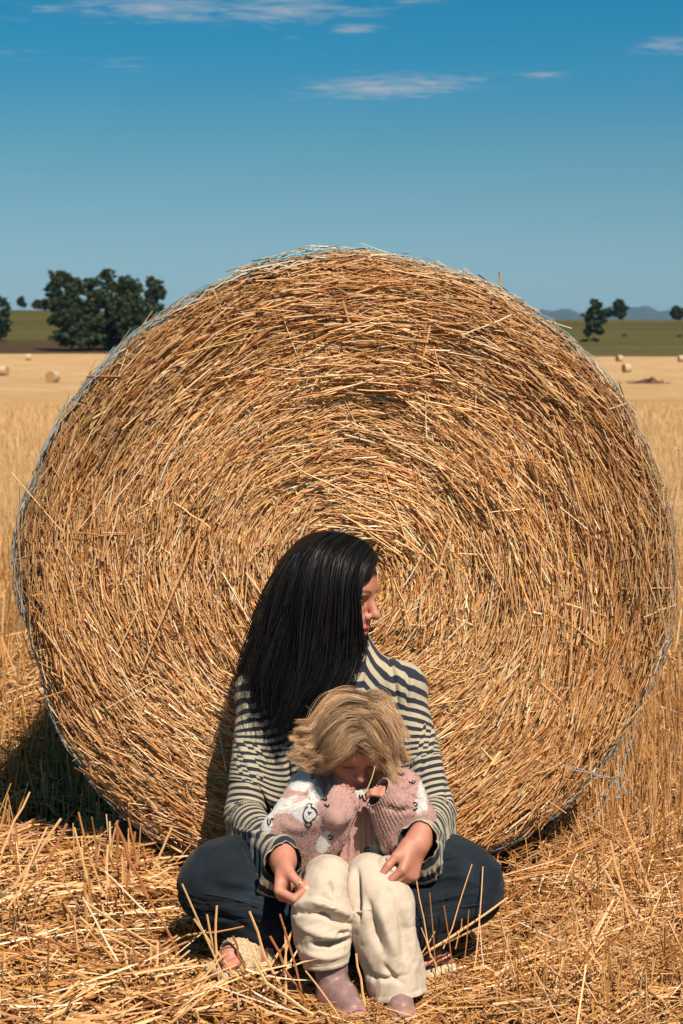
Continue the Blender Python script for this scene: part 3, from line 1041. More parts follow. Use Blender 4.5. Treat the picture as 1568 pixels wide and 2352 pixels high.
def bale_straw(n, smin, smax, lift0, lift1, Lm, wm, spread, tilt, tone):
    if smax <= RB - EDGE + 1e-6:
        s = np.sqrt(rng.uniform(smin ** 2, smax ** 2, n))
    else:
        s = rng.uniform(smin, smax, n)
    th = rng.uniform(0, 2 * np.pi, n)
    # spare the part of the face that stands in the ground
    P, N, T = bale_pt(s, th, rng.uniform(lift0, lift1, n))
    q = P - np.array([XB, 0, ZC])
    swirl = 0.24 * fbm(q, 5.0, 3, 41) + 0.13 * vnoise(q, 16.0, 44) + 0.08
    ang = swirl + rng.normal(0, spread, n)
    wild = rng.random(n) < 0.035
    ang = np.where(wild, rng.uniform(-1.6, 1.6, n), ang)
    B = np.cross(N, T)
    D = T * np.cos(ang)[:, None] + B * np.sin(ang)[:, None]
    D = norm(D * np.sign(rng.random(n) - 0.5)[:, None] + N * rng.normal(0, tilt, n)[:, None])
    L = np.clip(rng.lognormal(math.log(Lm), 0.45, n), 0.012, 0.24)
    L = np.minimum(L, 0.05 + 0.55 * np.hypot(q[:, 0], q[:, 2]))
    wd = np.clip(rng.lognormal(math.log(wm * 0.9), 0.42, n), 0.0008, 0.0068)
    patch = 1 + 0.18 * fbm(q, 3.2, 3, 51) + 0.10 * vnoise(np.stack([np.hypot(q[:, 0], q[:, 2]) * 14, q[:, 0], q[:, 2]], -1), 1.0, 61)
    rr = np.hypot(q[:, 0], q[:, 2])
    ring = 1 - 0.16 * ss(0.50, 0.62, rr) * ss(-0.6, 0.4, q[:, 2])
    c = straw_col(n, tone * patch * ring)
    warm = (ss(0.46, 0.66, rr) * 0.10 + 0.06 * fbm(q, 2.2, 2, 71))[:, None]
    c = c * (1 + warm * np.array([0.25, -0.35, -1.1]))
    gk = ss(RB - EDGE + EDGE * 0.5, RB - EDGE + EDGE * 1.4, s)[:, None] * 0.75          # the weathered outside of the roll is greyer
    c = c * (1 - gk) + (c.mean(1, keepdims=True) * np.array([1.28, 1.02, 0.72]) * 0.92) * gk
    Nn = norm(N + rng.normal(0, 0.45, (n, 3)))
    ok = P[:, 2] > -0.02
    return [x[ok] for x in (P, D, Nn, L, wd, wd * rng.uniform(0.35, 0.8, n), L * rng.normal(0.0, 0.035, n), c)]


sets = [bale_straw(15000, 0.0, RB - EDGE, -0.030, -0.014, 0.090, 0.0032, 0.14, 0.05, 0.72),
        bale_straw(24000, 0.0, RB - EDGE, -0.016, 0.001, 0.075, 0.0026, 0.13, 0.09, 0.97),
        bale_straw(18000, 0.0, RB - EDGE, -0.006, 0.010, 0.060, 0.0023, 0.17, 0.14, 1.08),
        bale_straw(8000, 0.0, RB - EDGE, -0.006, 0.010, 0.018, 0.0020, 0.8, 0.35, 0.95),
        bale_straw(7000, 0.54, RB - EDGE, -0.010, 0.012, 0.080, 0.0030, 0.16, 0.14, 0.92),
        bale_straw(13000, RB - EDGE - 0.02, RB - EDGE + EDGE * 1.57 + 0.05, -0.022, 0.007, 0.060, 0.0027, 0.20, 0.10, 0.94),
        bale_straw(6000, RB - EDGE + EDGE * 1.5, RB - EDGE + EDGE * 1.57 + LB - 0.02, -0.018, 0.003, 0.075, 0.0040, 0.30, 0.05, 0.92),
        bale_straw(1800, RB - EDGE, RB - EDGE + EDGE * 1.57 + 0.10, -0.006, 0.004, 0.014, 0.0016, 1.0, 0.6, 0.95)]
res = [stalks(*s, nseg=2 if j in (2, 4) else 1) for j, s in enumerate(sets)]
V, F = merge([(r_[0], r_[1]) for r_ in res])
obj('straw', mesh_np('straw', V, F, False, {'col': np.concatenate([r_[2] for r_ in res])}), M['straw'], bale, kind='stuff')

# the stalks that show largest, one by one
stalk_meshes = []
for k in range(12):
    n1 = 1
    Ls = np.array([1.0])
    V, F, C = stalks(np.zeros((1, 3)), np.array([[1.0, 0, 0]]), np.array([[0, 0, 1.0]]), Ls, np.array([1.0]), np.array([0.62]), np.array([0.0]), straw_col(1, 1.06), taper=rng.uniform(0.55, 0.95), nseg=4)
    V = V.reshape(5, 3, 3)
    u = np.linspace(-0.5, 0.5, 5)
    bow = rng.normal(0, 4.0) * (0.25 - u ** 2) + rng.normal(0, 0.5, 5)
    V[:, :, 1] += bow[:, None] * 0.8
    V[:, :, 2] += (rng.normal(0, 3.0) * (0.25 - u ** 2))[:, None]
    stalk_meshes.append(mesh_np('straw_stalk', V.reshape(-1, 3), F, False, {'col': C}))
for me in stalk_meshes:
    me.materials.append(M['straw'])


def stalk_obj(parent, P0, P1, wd, N=(0, -1, 0.2), name='straw_stalk'):
    """one stalk from P0 to P1 (metres), wd wide"""
    P0 = np.asarray(P0, float); P1 = np.asarray(P1, float)
    L = np.linalg.norm(P1 - P0); X = (P1 - P0) / L
    Z = np.asarray(N, float); Z = Z - X * (Z @ X); Z /= np.linalg.norm(Z); Y = np.cross(Z, X)
    o = bpy.data.objects.new(name, stalk_meshes[int(rng.integers(len(stalk_meshes)))])
    col.objects.link(o)
    o.parent = parent
    c = (P0 + P1) / 2
    m = Matrix(((X[0] * L, Y[0] * wd, Z[0] * wd, c[0]), (X[1] * L, Y[1] * wd, Z[1] * wd, c[1]), (X[2] * L, Y[2] * wd, Z[2] * wd, c[2]), (0, 0, 0, 1)))
    o.matrix_parent_inverse = Matrix.Identity(4)
    o.matrix_basis = parent.matrix_basis.inverted() @ m
    return o


LONG = [((470, 1190), (330, 1530)), ((1175, 725), (1060, 770)), ((445, 1310), (462, 1190)), ((620, 1010), (520, 1060)),
        ((980, 1250), (930, 1345)), ((1040, 1200), (985, 1330)), ((1190, 1560), (1150, 1640)), ((1290, 1755), (1215, 1790)), ((690, 1080), (600, 1120)),
        ((995, 795), (1012, 860)), ((1180, 1020), (1205, 1075)), ((300, 1740), (230, 1712)), ((980, 1530), (1060, 1545)), ((210, 1690), (265, 1755)), ((860, 870), (742, 905)),
        ((560, 690), (470, 760)), ((735, 615), (640, 640)), ((1145, 625), (1150, 668)), ((885, 1215), (845, 1290)), ((905, 1330), (940, 1440)), ((1010, 1330), (1025, 1420)), ((420, 820), (350, 880)), ((1300, 850), (1375, 930))]
for (a, b) in LONG:
    P0 = W(a[0], a[1], -0.022); P1 = W(b[0], b[1], -0.030)
    stalk_obj(bale, P0, P1, rng.uniform(0.0034, 0.0050))
for k in range(250):
    s = math.sqrt(rng.uniform(0.05 ** 2, 0.65 ** 2)); th = rng.uniform(-0.35, math.pi + 0.35) if rng.random() < 0.75 else rng.uniform(0, 2 * math.pi)
    P, N, T = bale_pt(np.array([s]), np.array([th]), rng.uniform(0.010, 0.019))
    if P[0, 2] < 0.05: continue
    ang = rng.normal(0.1, 0.22) if rng.random() < 0.86 else rng.uniform(-1.5, 1.5)
    B = np.cross(N[0], T[0]); D = T[0] * math.cos(ang) + B * math.sin(ang) + N[0] * rng.normal(0, 0.05)
    L = rng.uniform(0.08, 0.21)
    if max(np.hypot(q[0] - XB, q[2] - ZC) for q in (P[0] - D * L / 2, P[0] + D * L / 2)) > 0.70: continue
    stalk_obj(bale, P[0] - D * L / 2, P[0] + D * L / 2, rng.uniform(0.0028, 0.0046), N[0])

# blue net wrap: thin tapes round the rim, fraying at the edge
for k in range(46):
    y0 = rng.uniform(0.0, 0.10) if k < 30 else rng.uniform(0.1, LB - 0.05)
    t0 = rng.uniform(1.2, 3.3) if k < 30 else rng.uniform(0, 6.28)
    span = rng.uniform(0.15, 0.75)
    if k < 3: t0, span = (0.6, 2.9, 4.9)[k], (2.2, 1.4, 1.2)[k]
    n = int(span / 0.035) + 4
    th = t0 + np.linspace(0, span, n)
    sarr = RB - EDGE + EDGE * 0.85 + y0 + 0.012 * fbm(np.stack([th * 3, np.full(n, k * 3.7)], -1), 1.0, 3, k) + 0.004 * ((np.arange(n) % 2) * 2 - 1)
    P, N, T = bale_pt(sarr, th, 0.009 + 0.005 * vnoise(np.stack([th * 9, np.full(n, k * 1.3)], -1), 1.0, 5))
    V, F = tube(P, rng.uniform(0.0008, 0.0018), 4, flat=0.5)
    c = np.array([0.17, 0.36, 0.45]) if rng.random() < 0.6 else np.array([0.45, 0.48, 0.45])
    obj('net_strand', mesh_np('net_strand', V, F, True, {'col': np.tile(c * rng.uniform(0.8, 1.15), (len(V), 1))}), M['net'], bale)
# frayed blue cord at the lower right and a strand across the face
fr = [[(1290, 1757, -0.03), (1330, 1770, -0.035), (1380, 1783, -0.03), (1412, 1790, 0.0)],
      [(1468, 1660, 0.05), (1440, 1720, 0.05), (1425, 1770, 0.04), (1400, 1810, 0.03), (1375, 1850, 0.02), (1350, 1895, 0.0)],
      [(1450, 1700, 0.05), (1435, 1750, 0.04), (1432, 1800, 0.02), (1440, 1830, 0.0)], [(1425, 1765, 0.03), (1405, 1800, 0.01), (1392, 1840, 0.0), (1378, 1868, -0.01)],
      [(1412, 1790, 0.02), (1420, 1815, 0.01), (1422, 1835, 0.0)], [(1475, 1640, 0.06), (1455, 1690, 0.05), (1420, 1745, 0.03), (1415, 1790, 0.02)]]
parts = []
for k, pl in enumerate(fr):
    for rep in range(1 if k % 2 else 2):
        P = catmull([W(*p) for p in pl], 26)
        P = P + 0.006 * np.stack([vnoise(np.stack([np.arange(26) * 0.35, np.full(26, k * 5 + rep + c * 31.0)], -1), 1.0, c) for c in range(3)], -1)
        V, F = tube(P, 0.0007, 4)
        obj('net_cord', mesh_np('net_cord', V, F, True, {'col': np.tile([0.30, 0.40, 0.42], (len(V), 1))}), M['net'], bale)

# ================================================================ straw on the ground
def in_people(x, y):
    return (np.abs(x) < 0.40) & (y > -0.60) & (y < 0.05) | (np.abs(x) < 0.30) & (y > -0.69) & (y < 0)


LP = np.array([[0.58, 0.29, 0.105], [0.67, 0.38, 0.165], [0.50, 0.225, 0.066], [0.36, 0.148, 0.042], [0.75, 0.49, 0.27], [0.55, 0.265, 0.06], [0.24, 0.10, 0.036]])


def litter(n, box, zr, Lm, wm, dirf, spread, tilt, tone, mask=None):
    x = rng.uniform(box[0], box[1], n); y = rng.uniform(box[2], box[3], n)
    k = np.ones(n, bool)
    if mask is not None: k &= mask(x, y)
    x, y = x[k], y[k]; n = len(x)
    q = np.stack([x, y], -1)
    pile = np.clip(0.5 + 0.9 * fbm(q, 5.0, 3, 22), 0, 1.3)
    z = height(x, y) + zr[0] + (zr[1] - zr[0]) * rng.random(n) ** 1.1 * (0.45 + 0.9 * pile)
    inp = in_people(x, y)
    low = (np.abs(x - 0.06) < 0.26) & (y < -0.62)
    z = np.where(low, height(x, y) + 0.35 * (z - height(x, y)), z)
    z = np.where(inp, height(x, y) + rng.uniform(0, 0.022, n), z)
    a = dirf(x, y) + rng.normal(0, spread, n) + 0.7 * fbm(q, 3.2, 3, 27)
    wild = rng.random(n) < 0.16
    a = np.where(wild, rng.uniform(-3, 3, n), a)
    tl = rng.normal(0.0, tilt, n); tl = np.where(inp, np.abs(tl) * 0.1, np.where(low, tl * 0.4, tl))
    D = np.stack([np.cos(a) * np.cos(tl), np.sin(a) * np.cos(tl), np.sin(tl)], -1)
    L = np.clip(rng.lognormal(math.log(Lm), 0.5, n), 0.02, 0.30)
    z = z + np.where(inp, 0, np.abs(np.sin(tl)) * L * 0.4)
    wd = np.clip(rng.lognormal(math.log(wm), 0.35, n), 0.001, 0.0075)
    N = norm(np.stack([rng.normal(0, 0.5, n), rng.normal(0, 0.5, n), np.ones(n)], -1))
    c = LP[rng.choice(len(LP), n, p=[0.26, 0.21, 0.2, 0.12, 0.07, 0.09, 0.05])] * rng.uniform(0.8, 1.15, (n, 1)) * tone
    return [np.stack([x, y, z], -1), D, N, L, wd, wd * rng.uniform(0.4, 0.85, n), L * rng.normal(0, 0.03, n), c]


def leftish(x, y): return -0.55 + 0.5 * np.sin(x * 5 + y * 3)
def rightish(x, y): return 0.9 * np.sin(x * 4 + 1) + 0.4


vis = lambda x, y: np.abs(x) < 0.14 + (y + 3.53) * 0.36


def bundles(nb, box, per, Lm, wm, zr, tilt, tone, mask):
    """sheaves of stalks that fell together"""
    x = rng.uniform(box[0], box[1], nb); y = rng.uniform(box[2], box[3], nb)
    k = mask(x, y) & ~in_people(x, y) & ~((np.abs(x - 0.06) < 0.24) & (y < -0.6))
    x, y = x[k], y[k]; nb = len(x)
    a = rng.uniform(-1.6, 1.6, nb) * 0.6 + np.where(x < 0, -0.35, 0.35); tl = np.abs(rng.normal(0, tilt, nb)); L = Lm * rng.uniform(0.6, 1.4, nb); zz = rng.uniform(*zr, nb)
    m = rng.integers(per[0], per[1], nb); i = np.repeat(np.arange(nb), m); n = len(i)
    ai = a[i] + rng.normal(0, 0.14, n); ti = tl[i] + rng.normal(0, 0.07, n)
    D = np.stack([np.cos(ai) * np.cos(ti), np.sin(ai) * np.cos(ti), np.sin(ti)], -1)
    Li = L[i] * rng.uniform(0.55, 1.25, n)
    C = np.stack([x[i] + rng.normal(0, 0.018, n), y[i] + rng.normal(0, 0.018, n), height(x[i], y[i]) + zz[i] + rng.uniform(-0.012, 0.012, n) + np.sin(np.abs(ti)) * Li * 0.45], -1)
    wd = np.clip(rng.lognormal(math.log(wm), 0.25, n), 0.0015, 0.0078)
    N = norm(np.stack([rng.normal(0, 0.5, n), rng.normal(0, 0.5, n), np.ones(n)], -1))
    c = LP[rng.choice(len(LP), n, p=[0.28, 0.25, 0.18, 0.08, 0.10, 0.08, 0.03])] * rng.uniform(0.85, 1.15, (n, 1)) * tone * rng.uniform(0.85, 1.12, nb)[i][:, None]
    return [C, D, N, Li, wd, wd * rng.uniform(0.5, 0.9, n), Li * rng.normal(0, 0.02, n), c]


sets = [litter(13000, (-1.5, 0.05, -1.15, 0.35), (-0.015, 0.055), 0.080, 0.0040, leftish, 0.5, 0.20, 0.92, vis),
        litter(10000, (-1.5, 0.1, -1.15, 0.35), (0.00, 0.06), 0.038, 0.0032, leftish, 1.2, 0.45, 0.95, vis),
        bundles(800, (-1.4, 0.0, -1.1, 0.25), (5, 15), 0.095, 0.0046, (0.015, 0.075), 0.22, 1.04, vis),
        litter(18000, (-0.05, 1.5, -1.15, 0.45), (-0.015, 0.065), 0.085, 0.0025, rightish, 0.75, 0.30, 0.92, vis),
        litter(10000, (0.0, 1.5, -1.15, 0.45), (0.00, 0.07), 0.042, 0.0021, rightish, 1.2, 0.6, 0.92, vis),
        bundles(420, (0.1, 1.4, -1.1, 0.4), (4, 12), 0.12, 0.0032, (0.02, 0.075), 0.30, 1.0, vis),
        litter(8000, (-2.2, 2.2, 0.3, 2.6), (0.0, 0.06), 0.11, 0.0042, rightish, 0.8, 0.3, 0.98, lambda x, y: (np.abs(x) > 0.45) & vis(x, y))]
A = [np.concatenate([s[k] for s in sets]) for k in range(8)]
V, F, C = stalks(*A)
o = obj('loose_straw', mesh_np('loose_straw', V, F, False, {'col': C}), M['litter'], kind='stuff')
tag(o, 'loose golden straw littering the ground round the people', 'straw')


def standing(C, h, wd, lean, colr, az=None):
    """stubble stalks standing at feet C"""
    n = len(C)
    a = rng.uniform(0, 2 * np.pi, n) if az is None else az
    D = norm(np.stack([np.cos(a) * lean, np.sin(a) * lean, np.ones(n)], -1))
    N = norm(np.stack([rng.normal(0, 1, n), -np.abs(rng.normal(0.5, 0.5, n)), np.zeros(n)], -1))
    return stalks(C + D * (h / 2)[:, None], D, N, h, wd, wd * 0.7, h * rng.normal(0, 0.03, n), colr, taper=0.8)


def tufts(nt, box, per, hm, wm, leanm, tone, mask=None, rad=0.025):
    x = rng.uniform(box[0], box[1], nt); y = rng.uniform(box[2], box[3], nt)
    k = np.ones(nt, bool) if mask is None else mask(x, y)
    x, y = x[k], y[k]; nt = len(x)
    m = rng.integers(per[0], per[1] + 1, nt)
    i = np.repeat(np.arange(nt), m); n = len(i)
    fx = x[i] + rng.normal(0, rad, n); fy = y[i] + rng.normal(0, rad, n)
    C = np.stack([fx, fy, height(fx, fy) - 0.01], -1)
    h = hm * rng.uniform(0.45, 1.15, n) * rng.uniform(0.8, 1.15, nt)[i]
    az = rng.uniform(0, 2 * np.pi, nt)[i] + rng.normal(0, 0.9, n)
    lean = np.abs(rng.normal(0, leanm, n))
    c = LP[rng.choice(len(LP), n, p=[0.26, 0.21, 0.2, 0.12, 0.07, 0.09, 0.05])] * rng.uniform(0.8, 1.12, (n, 1)) * tone
    return standing(C, h, np.clip(rng.lognormal(math.log(wm), 0.3, n), 0.001, 0.03), lean, c, az)


def front_ok(x, y):       # keep the people and the footprint of the bale clear
    return ~((np.abs(x) < 0.42) & (y > -0.64) & (y < 0.05)) & ~((np.abs(x - XB) < 0.56) & (y > -0.05) & (y < 1.3)) & vis(x, y)


def front_low(x, y): return front_ok(x, y) & ~((x > -0.14) & (x < 0.30) & (y < -0.4) & (y > -1.2))


st = [tufts(42, (-1.3, -0.38, -0.80, 0.25), (4, 12), 0.165, 0.0050, 0.34, 1.0, front_low),
      tufts(190, (0.28, 1.5, -0.85, 0.05), (6, 14), 0.17, 0.0029, 0.33, 0.93, front_low),
      tufts(26, (-0.45, 0.4, -0.80, -0.60), (3, 7), 0.10, 0.0040, 0.35, 0.95, front_low),
      tufts(420, (0.55, 1.7, 0.0, 1.6), (8, 16), 0.20, 0.0030, 0.22, 0.93, front_low, 0.05),
      tufts(240, (-1.7, -0.55, 0.25, 1.6), (6, 12), 0.15, 0.0036, 0.24, 0.97, front_low, 0.05),
      tufts(1050, (-3.7, 3.7, 1.5, 6.0), (8, 14), 0.20, 0.0055, 0.30, 0.97, lambda x, y: vis(x, y) & (np.abs(x) > 0.5 + 0.1 * y), 0.09)]
for (d0, d1, nt, hh, ww) in [(6, 12, 2300, 0.22, 0.011), (12, 24, 2800, 0.23, 0.020), (24, 48, 3000, 0.24, 0.035)]:
    d = np.sqrt(rng.uniform(d0 ** 2, d1 ** 2, nt)); sgn = np.where(rng.random(nt) < 0.5, -1, 1)
    tx = sgn * rng.uniform(0.10, 0.42, nt) * (d + 3.5)
    m = rng.integers(4, 9, nt); i = np.repeat(np.arange(nt), m); n = len(i)
    fx = tx[i] + rng.normal(0, 0.012 * d[i]); fy = d[i] + rng.normal(0, 0.012 * d[i])
    c = (np.array([0.60, 0.38, 0.175]) * rng.uniform(0.75, 1.15, (n, 1)))
    st.append(standing(np.stack([fx, fy, height(fx, fy) - 0.02], -1), hh * rng.uniform(0.5, 1.2, n), ww * rng.uniform(0.6, 1.2, n) * 0.5, np.abs(rng.normal(0, 0.25, n)), c))
Vs, Fs, Cs, o_ = [], [], [], 0
for V, F, C in st:
    Vs.append(V); Fs.append(F + o_); Cs.append(C); o_ += len(V)
o = obj('standing_stubble', mesh_np('standing_stubble', np.concatenate(Vs), np.concatenate(Fs), False, {'col': np.concatenate(Cs)}), M['litter'], kind='stuff')
tag(o, 'upright cut stubble stalks standing over the field', 'stubble')

# the stalks that show largest: photo foot, photo tip, distance of foot and tip (metres behind the bale face), width in mm
BIG = [((560, 2352), (418, 2030), -0.72, -0.62, 4.5), ((600, 2330), (445, 2110), -0.70, -0.62, 5), ((505, 2260), (475, 2100), -0.66, -0.63, 5), ((490, 2230), (500, 2080), -0.66, -0.64, 6),
       ((650, 2290), (575, 2092), -0.70, -0.66, 7), ((705, 2352), (640, 2100), -0.73, -0.68, 5), ((620, 2270), (568, 2155), -0.69, -0.66, 5), ((700, 2300), (620, 2150), -0.72, -0.68, 6),
       ((640, 2260), (668, 2150), -0.69, -0.67, 5), ((622, 2220), (690, 2110), -0.68, -0.65, 6), ((650, 2240), (705, 2145), -0.69, -0.67, 5), ((655, 2320), (652, 2130), -0.72, -0.68, 5),
       ((840, 2310), (816, 2190), -0.73, -0.70, 5), ((790, 2352), (700, 2230), -0.76, -0.74, 4), ((740, 2345), (585, 2210), -0.74, -0.72, 8), ((570, 2240), (535, 2150), -0.67, -0.66, 6),
       ((470, 2290), (385, 2205), -0.69, -0.67, 6), ((430, 2352), (500, 2210), -0.74, -0.70, 5),
       ((960, 2290), (936, 2090), -0.66, -0.62, 3.2), ((990, 2200), (955, 2020), -0.62, -0.58, 3), ((1000, 2280), (985, 2050), -0.64, -0.60, 3), ((1040, 2260), (1018, 2080), -0.63, -0.60, 3),
       ((1020, 2180), (1085, 1985), -0.60, -0.54, 3), ((1090, 2230), (1108, 1990), -0.62, -0.54, 3.4), ((1060, 2240), (1075, 2090), -0.62, -0.58, 3), ((1110, 2220), (1100, 2100), -0.60, -0.58, 3),
       ((985, 2185), (1165, 2060), -0.60, -0.52, 6), ((965, 2200), (1240, 2015), -0.61, -0.42, 4.5), ((985, 2180), (1200, 2085), -0.60, -0.48, 5), ((930, 2260), (1000, 2140), -0.66, -0.60, 3),
       ((1130, 2250), (1125, 2120), -0.60, -0.58, 3.4), ((1160, 2200), (1148, 2080), -0.56, -0.54, 3), ((1010, 2240), (968, 2130), -0.64, -0.61, 3), ((1045, 2180), (1060, 2110), -0.60, -0.59, 3),
       ((1530, 2240), (1310, 2010), -0.55, -0.30, 9), ((1568, 2210), (1385, 1990), -0.52, -0.28, 7), ((1290, 2300), (1215, 2100), -0.62, -0.5, 5), ((1460, 2160), (1400, 1930), -0.42, -0.34, 6), ((1500, 2060), (1420, 1850), -0.3, -0.2, 5),
       ((1200, 2330), (1335, 2180), -0.66, -0.6, 5), ((1350, 2180), (1190, 2120), -0.55, -0.5, 5), ((1250, 2160), (1120, 2300), -0.5, -0.64, 5), ((1320, 2352), (1450, 2200), -0.68, -0.6, 4),
       ((250, 2352), (330, 2210), -0.74, -0.66, 6), ((320, 2330), (345, 2170), -0.72, -0.66, 6), ((350, 2340), (360, 2160), -0.72, -0.66, 6), ((360, 2300), (285, 2180), -0.70, -0.66, 6), ((300, 2250), (185, 2115), -0.68, -0.62, 6),
       ((380, 2310), (520, 2190), -0.72, -0.66, 6), ((330, 2280), (280, 2120), -0.70, -0.66, 5), ((400, 2300), (360, 2160), -0.70, -0.66, 5), ((270, 2210), (190, 2060), -0.66, -0.60, 5), ((410, 2200), (320, 2040), -0.62, -0.56, 6),
       ((240, 2060), (250, 1940), -0.50, -0.45, 7), ((290, 2050), (310, 1910), -0.48, -0.42, 6), ((340, 2060), (265, 1890), -0.50, -0.42, 8), ((200, 2020), (170, 1900), -0.45, -0.40, 6), ((350, 2000), (395, 1900), -0.46, -0.42, 6),
       ((30, 2040), (140, 1880), -0.50, -0.40, 7), ((45, 2060), (150, 1890), -0.52, -0.42, 8), ((0, 1960), (70, 1820), -0.46, -0.36, 6), ((20, 2090), (110, 1900), -0.54, -0.44, 6), ((180, 2110), (330, 2200), -0.60, -0.62, 6),
       ((0, 2130), (220, 2200), -0.58, -0.64, 6), ((190, 2070), (360, 2180), -0.56, -0.62, 7), ((430, 2150), (560, 2130), -0.62, -0.62, 5), ((350, 2110), (240, 2000), -0.56, -0.52, 5), ((120, 2352), (10, 2230), -0.76, -0.68, 5), ((20, 2352), (130, 2180), -0.76, -0.66, 5)]
for (a, b, ya, yb, wmm) in BIG:
    stalk_obj(ground, W(a[0], a[1], ya), W(b[0], b[1], yb), wmm * 0.00082, (0.2, -1, 0.5))
k = 0
while k < 210:
    x, y = rng.uniform(-0.85, 0.85), rng.uniform(-0.85, 0.1)
    if not bool(front_low(np.array([x]), np.array([y]))[0]): continue
    k += 1
    a = (rng.uniform(-0.9, 0.3) if x < 0 else rng.uniform(-1.2, 1.4)); L = rng.uniform(0.10, 0.26)
    tl = abs(rng.normal(0, 0.22)); z = float(height(x, y)) + rng.uniform(0.05, 0.085)
    D = np.array([math.cos(a) * math.cos(tl), math.sin(a) * math.cos(tl), math.sin(tl)])
    P = np.array([x, y, z]) + D * 0.3 * L
    stalk_obj(ground, P - D * L / 2, P + D * L / 2, rng.uniform(0.0034, 0.0056) if x < 0 else rng.uniform(0.0024, 0.0040), (0, 0, 1))

# ================================================================ people: shared builders
def skin_mat(name, base):
    m, t, p = new_mat(name)
    n = noise_tex(t, 38.0, 4.0, 0.6)
    c = mulcol(t, attr(t, 'col'), ramp(t, n, [(0.3, (0.92, 0.88, 0.87, 1)), (0.7, (1.06, 1.05, 1.04, 1))]))
    c = mulcol(t, c, ramp(t, noise_tex(t, 120.0, 4.0, 0.65), [(0.3, (1.05, 0.86, 0.82, 1)), (0.65, (1.0, 1.03, 1.04, 1))]))
    t.links.new(c, p.inputs['Base Color'])
    p.inputs['Roughness'].default_value = 0.48
    p.inputs['Specular IOR Level'].default_value = 0.4
    p.inputs['Subsurface Weight'].default_value = 0.12
    p.inputs['Subsurface Radius'].default_value = (1.0, 0.35, 0.2)
    p.inputs['Subsurface Scale'].default_value = 0.004
    t.links.new(bump(t, noise_tex(t, 900.0, 2.0, 0.6), 0.0003), p.inputs['Normal'])
    return m


def cloth_mat(name, color=None, use_attr=False, weave=900.0, wdist=0.0005, rough=0.85, sheen=0.15, nscale=9.0, namt=0.12, spec=0.15):
    m, t, p = new_mat(name)
    n = noise_tex(t, nscale, 4.0, 0.6)
    f = ramp(t, n, [(0.3, (1 - namt,) * 3 + (1,)), (0.7, (1 + namt,) * 3 + (1,))])
    c = mulcol(t, attr(t, 'col') if use_attr else tuple(color), f)
    w = noise_tex(t, weave, 2.0, 0.5)
    c = mulcol(t, c, ramp(t, w, [(0.3, (0.86, 0.86, 0.86, 1)), (0.7, (1.1, 1.1, 1.1, 1))]))
    t.links.new(c, p.inputs['Base Color'])
    p.inputs['Roughness'].default_value = rough
    p.inputs['Specular IOR Level'].default_value = spec
    p.inputs['Sheen Weight'].default_value = sheen
    t.links.new(bump(t, w, wdist), p.inputs['Normal'])
    return m


def stripe_mat(period):
    m, t, p = new_mat('striped_jersey')
    s = attr(t, 's', 'Fac')
    wob = math_node(t, 'MULTIPLY', math_node(t, 'SUBTRACT', noise_tex(t, 60.0, 2.0, 0.5), 0.5), 0.0016)
    ph = math_node(t, 'FRACT', math_node(t, 'DIVIDE', math_node(t, 'ADD', s, wob), period))
    k = ramp(t, ph, [(0.0, (0.43, 0.37, 0.25, 1)), (0.47, (0.43, 0.37, 0.25, 1)), (0.50, (0.026, 0.027, 0.042, 1)), (0.97, (0.026, 0.027, 0.042, 1)), (1.0, (0.43, 0.37, 0.25, 1))])
    w = noise_tex(t, 800.0, 2.0, 0.5)
    c = mulcol(t, k, ramp(t, w, [(0.3, (0.84, 0.84, 0.84, 1)), (0.7, (1.1, 1.1, 1.1, 1))]))
    c = mulcol(t, c, ramp(t, noise_tex(t, 8.0, 3.0, 0.6), [(0.3, (0.92, 0.92, 0.92, 1)), (0.7, (1.05, 1.05, 1.05, 1))]))
    t.links.new(c, p.inputs['Base Color'])
    p.inputs['Roughness'].default_value = 0.85
    p.inputs['Specular IOR Level'].default_value = 0.12
    p.inputs['Sheen Weight'].default_value = 0.1
    t.links.new(bump(t, w, 0.0004), p.inputs['Normal'])
    return m


def hair_mat(name, rough, spec, tint=None):
    m, t, p = new_mat(name)
    t.links.new(attr(t, 'col'), p.inputs['Base Color'])
    p.inputs['Roughness'].default_value = rough
    p.inputs['Specular IOR Level'].default_value = spec
    if tint:                                                # fair hair lets light through
        tr = t.nodes.new('ShaderNodeBsdfTranslucent'); mx = t.nodes.new('ShaderNodeMixShader')
        mx.inputs[0].default_value = tint
        t.links.new(attr(t, 'col'), tr.inputs['Color'])
        t.links.new(p.outputs[0], mx.inputs[1]); t.links.new(tr.outputs[0], mx.inputs[2])
        t.links.new(mx.outputs[0], t.nodes['Material Output'].inputs['Surface'])
    return m


M['skin'] = skin_mat('skin', None)
M['stripe'] = stripe_mat(0.0136)
M['jeans'] = cloth_mat('dark_denim', use_attr=True, weave=700.0, wdist=0.0006, sheen=0.06, nscale=14.0, namt=0.30)
M['black_hair'] = hair_mat('black_hair', 0.5, 0.2)
M['blond_hair'] = hair_mat('blond_hair', 0.5, 0.22, 0.35)
M['raffia'] = simple_mat('raffia', (0.55, 0.42, 0.26), rough=0.8, spec=0.2, nscale=160.0, namt=0.35, bscale=220.0, bdist=0.003)
M['gold'] = simple_mat('gold', (0.75, 0.52, 0.22), rough=0.25, spec=0.5, nscale=50.0, namt=0.05)
M['gold'].node_tree.nodes['Principled BSDF'].inputs['Metallic'].default_value = 1.0


def basis(fwd, up):
    f = np.asarray(fwd, float); f = f / np.linalg.norm(f)
    u = np.asarray(up, float); u = u - f * (u @ f); u /= np.linalg.norm(u)
    return f, np.cross(u, f), u                      # forward, left, up


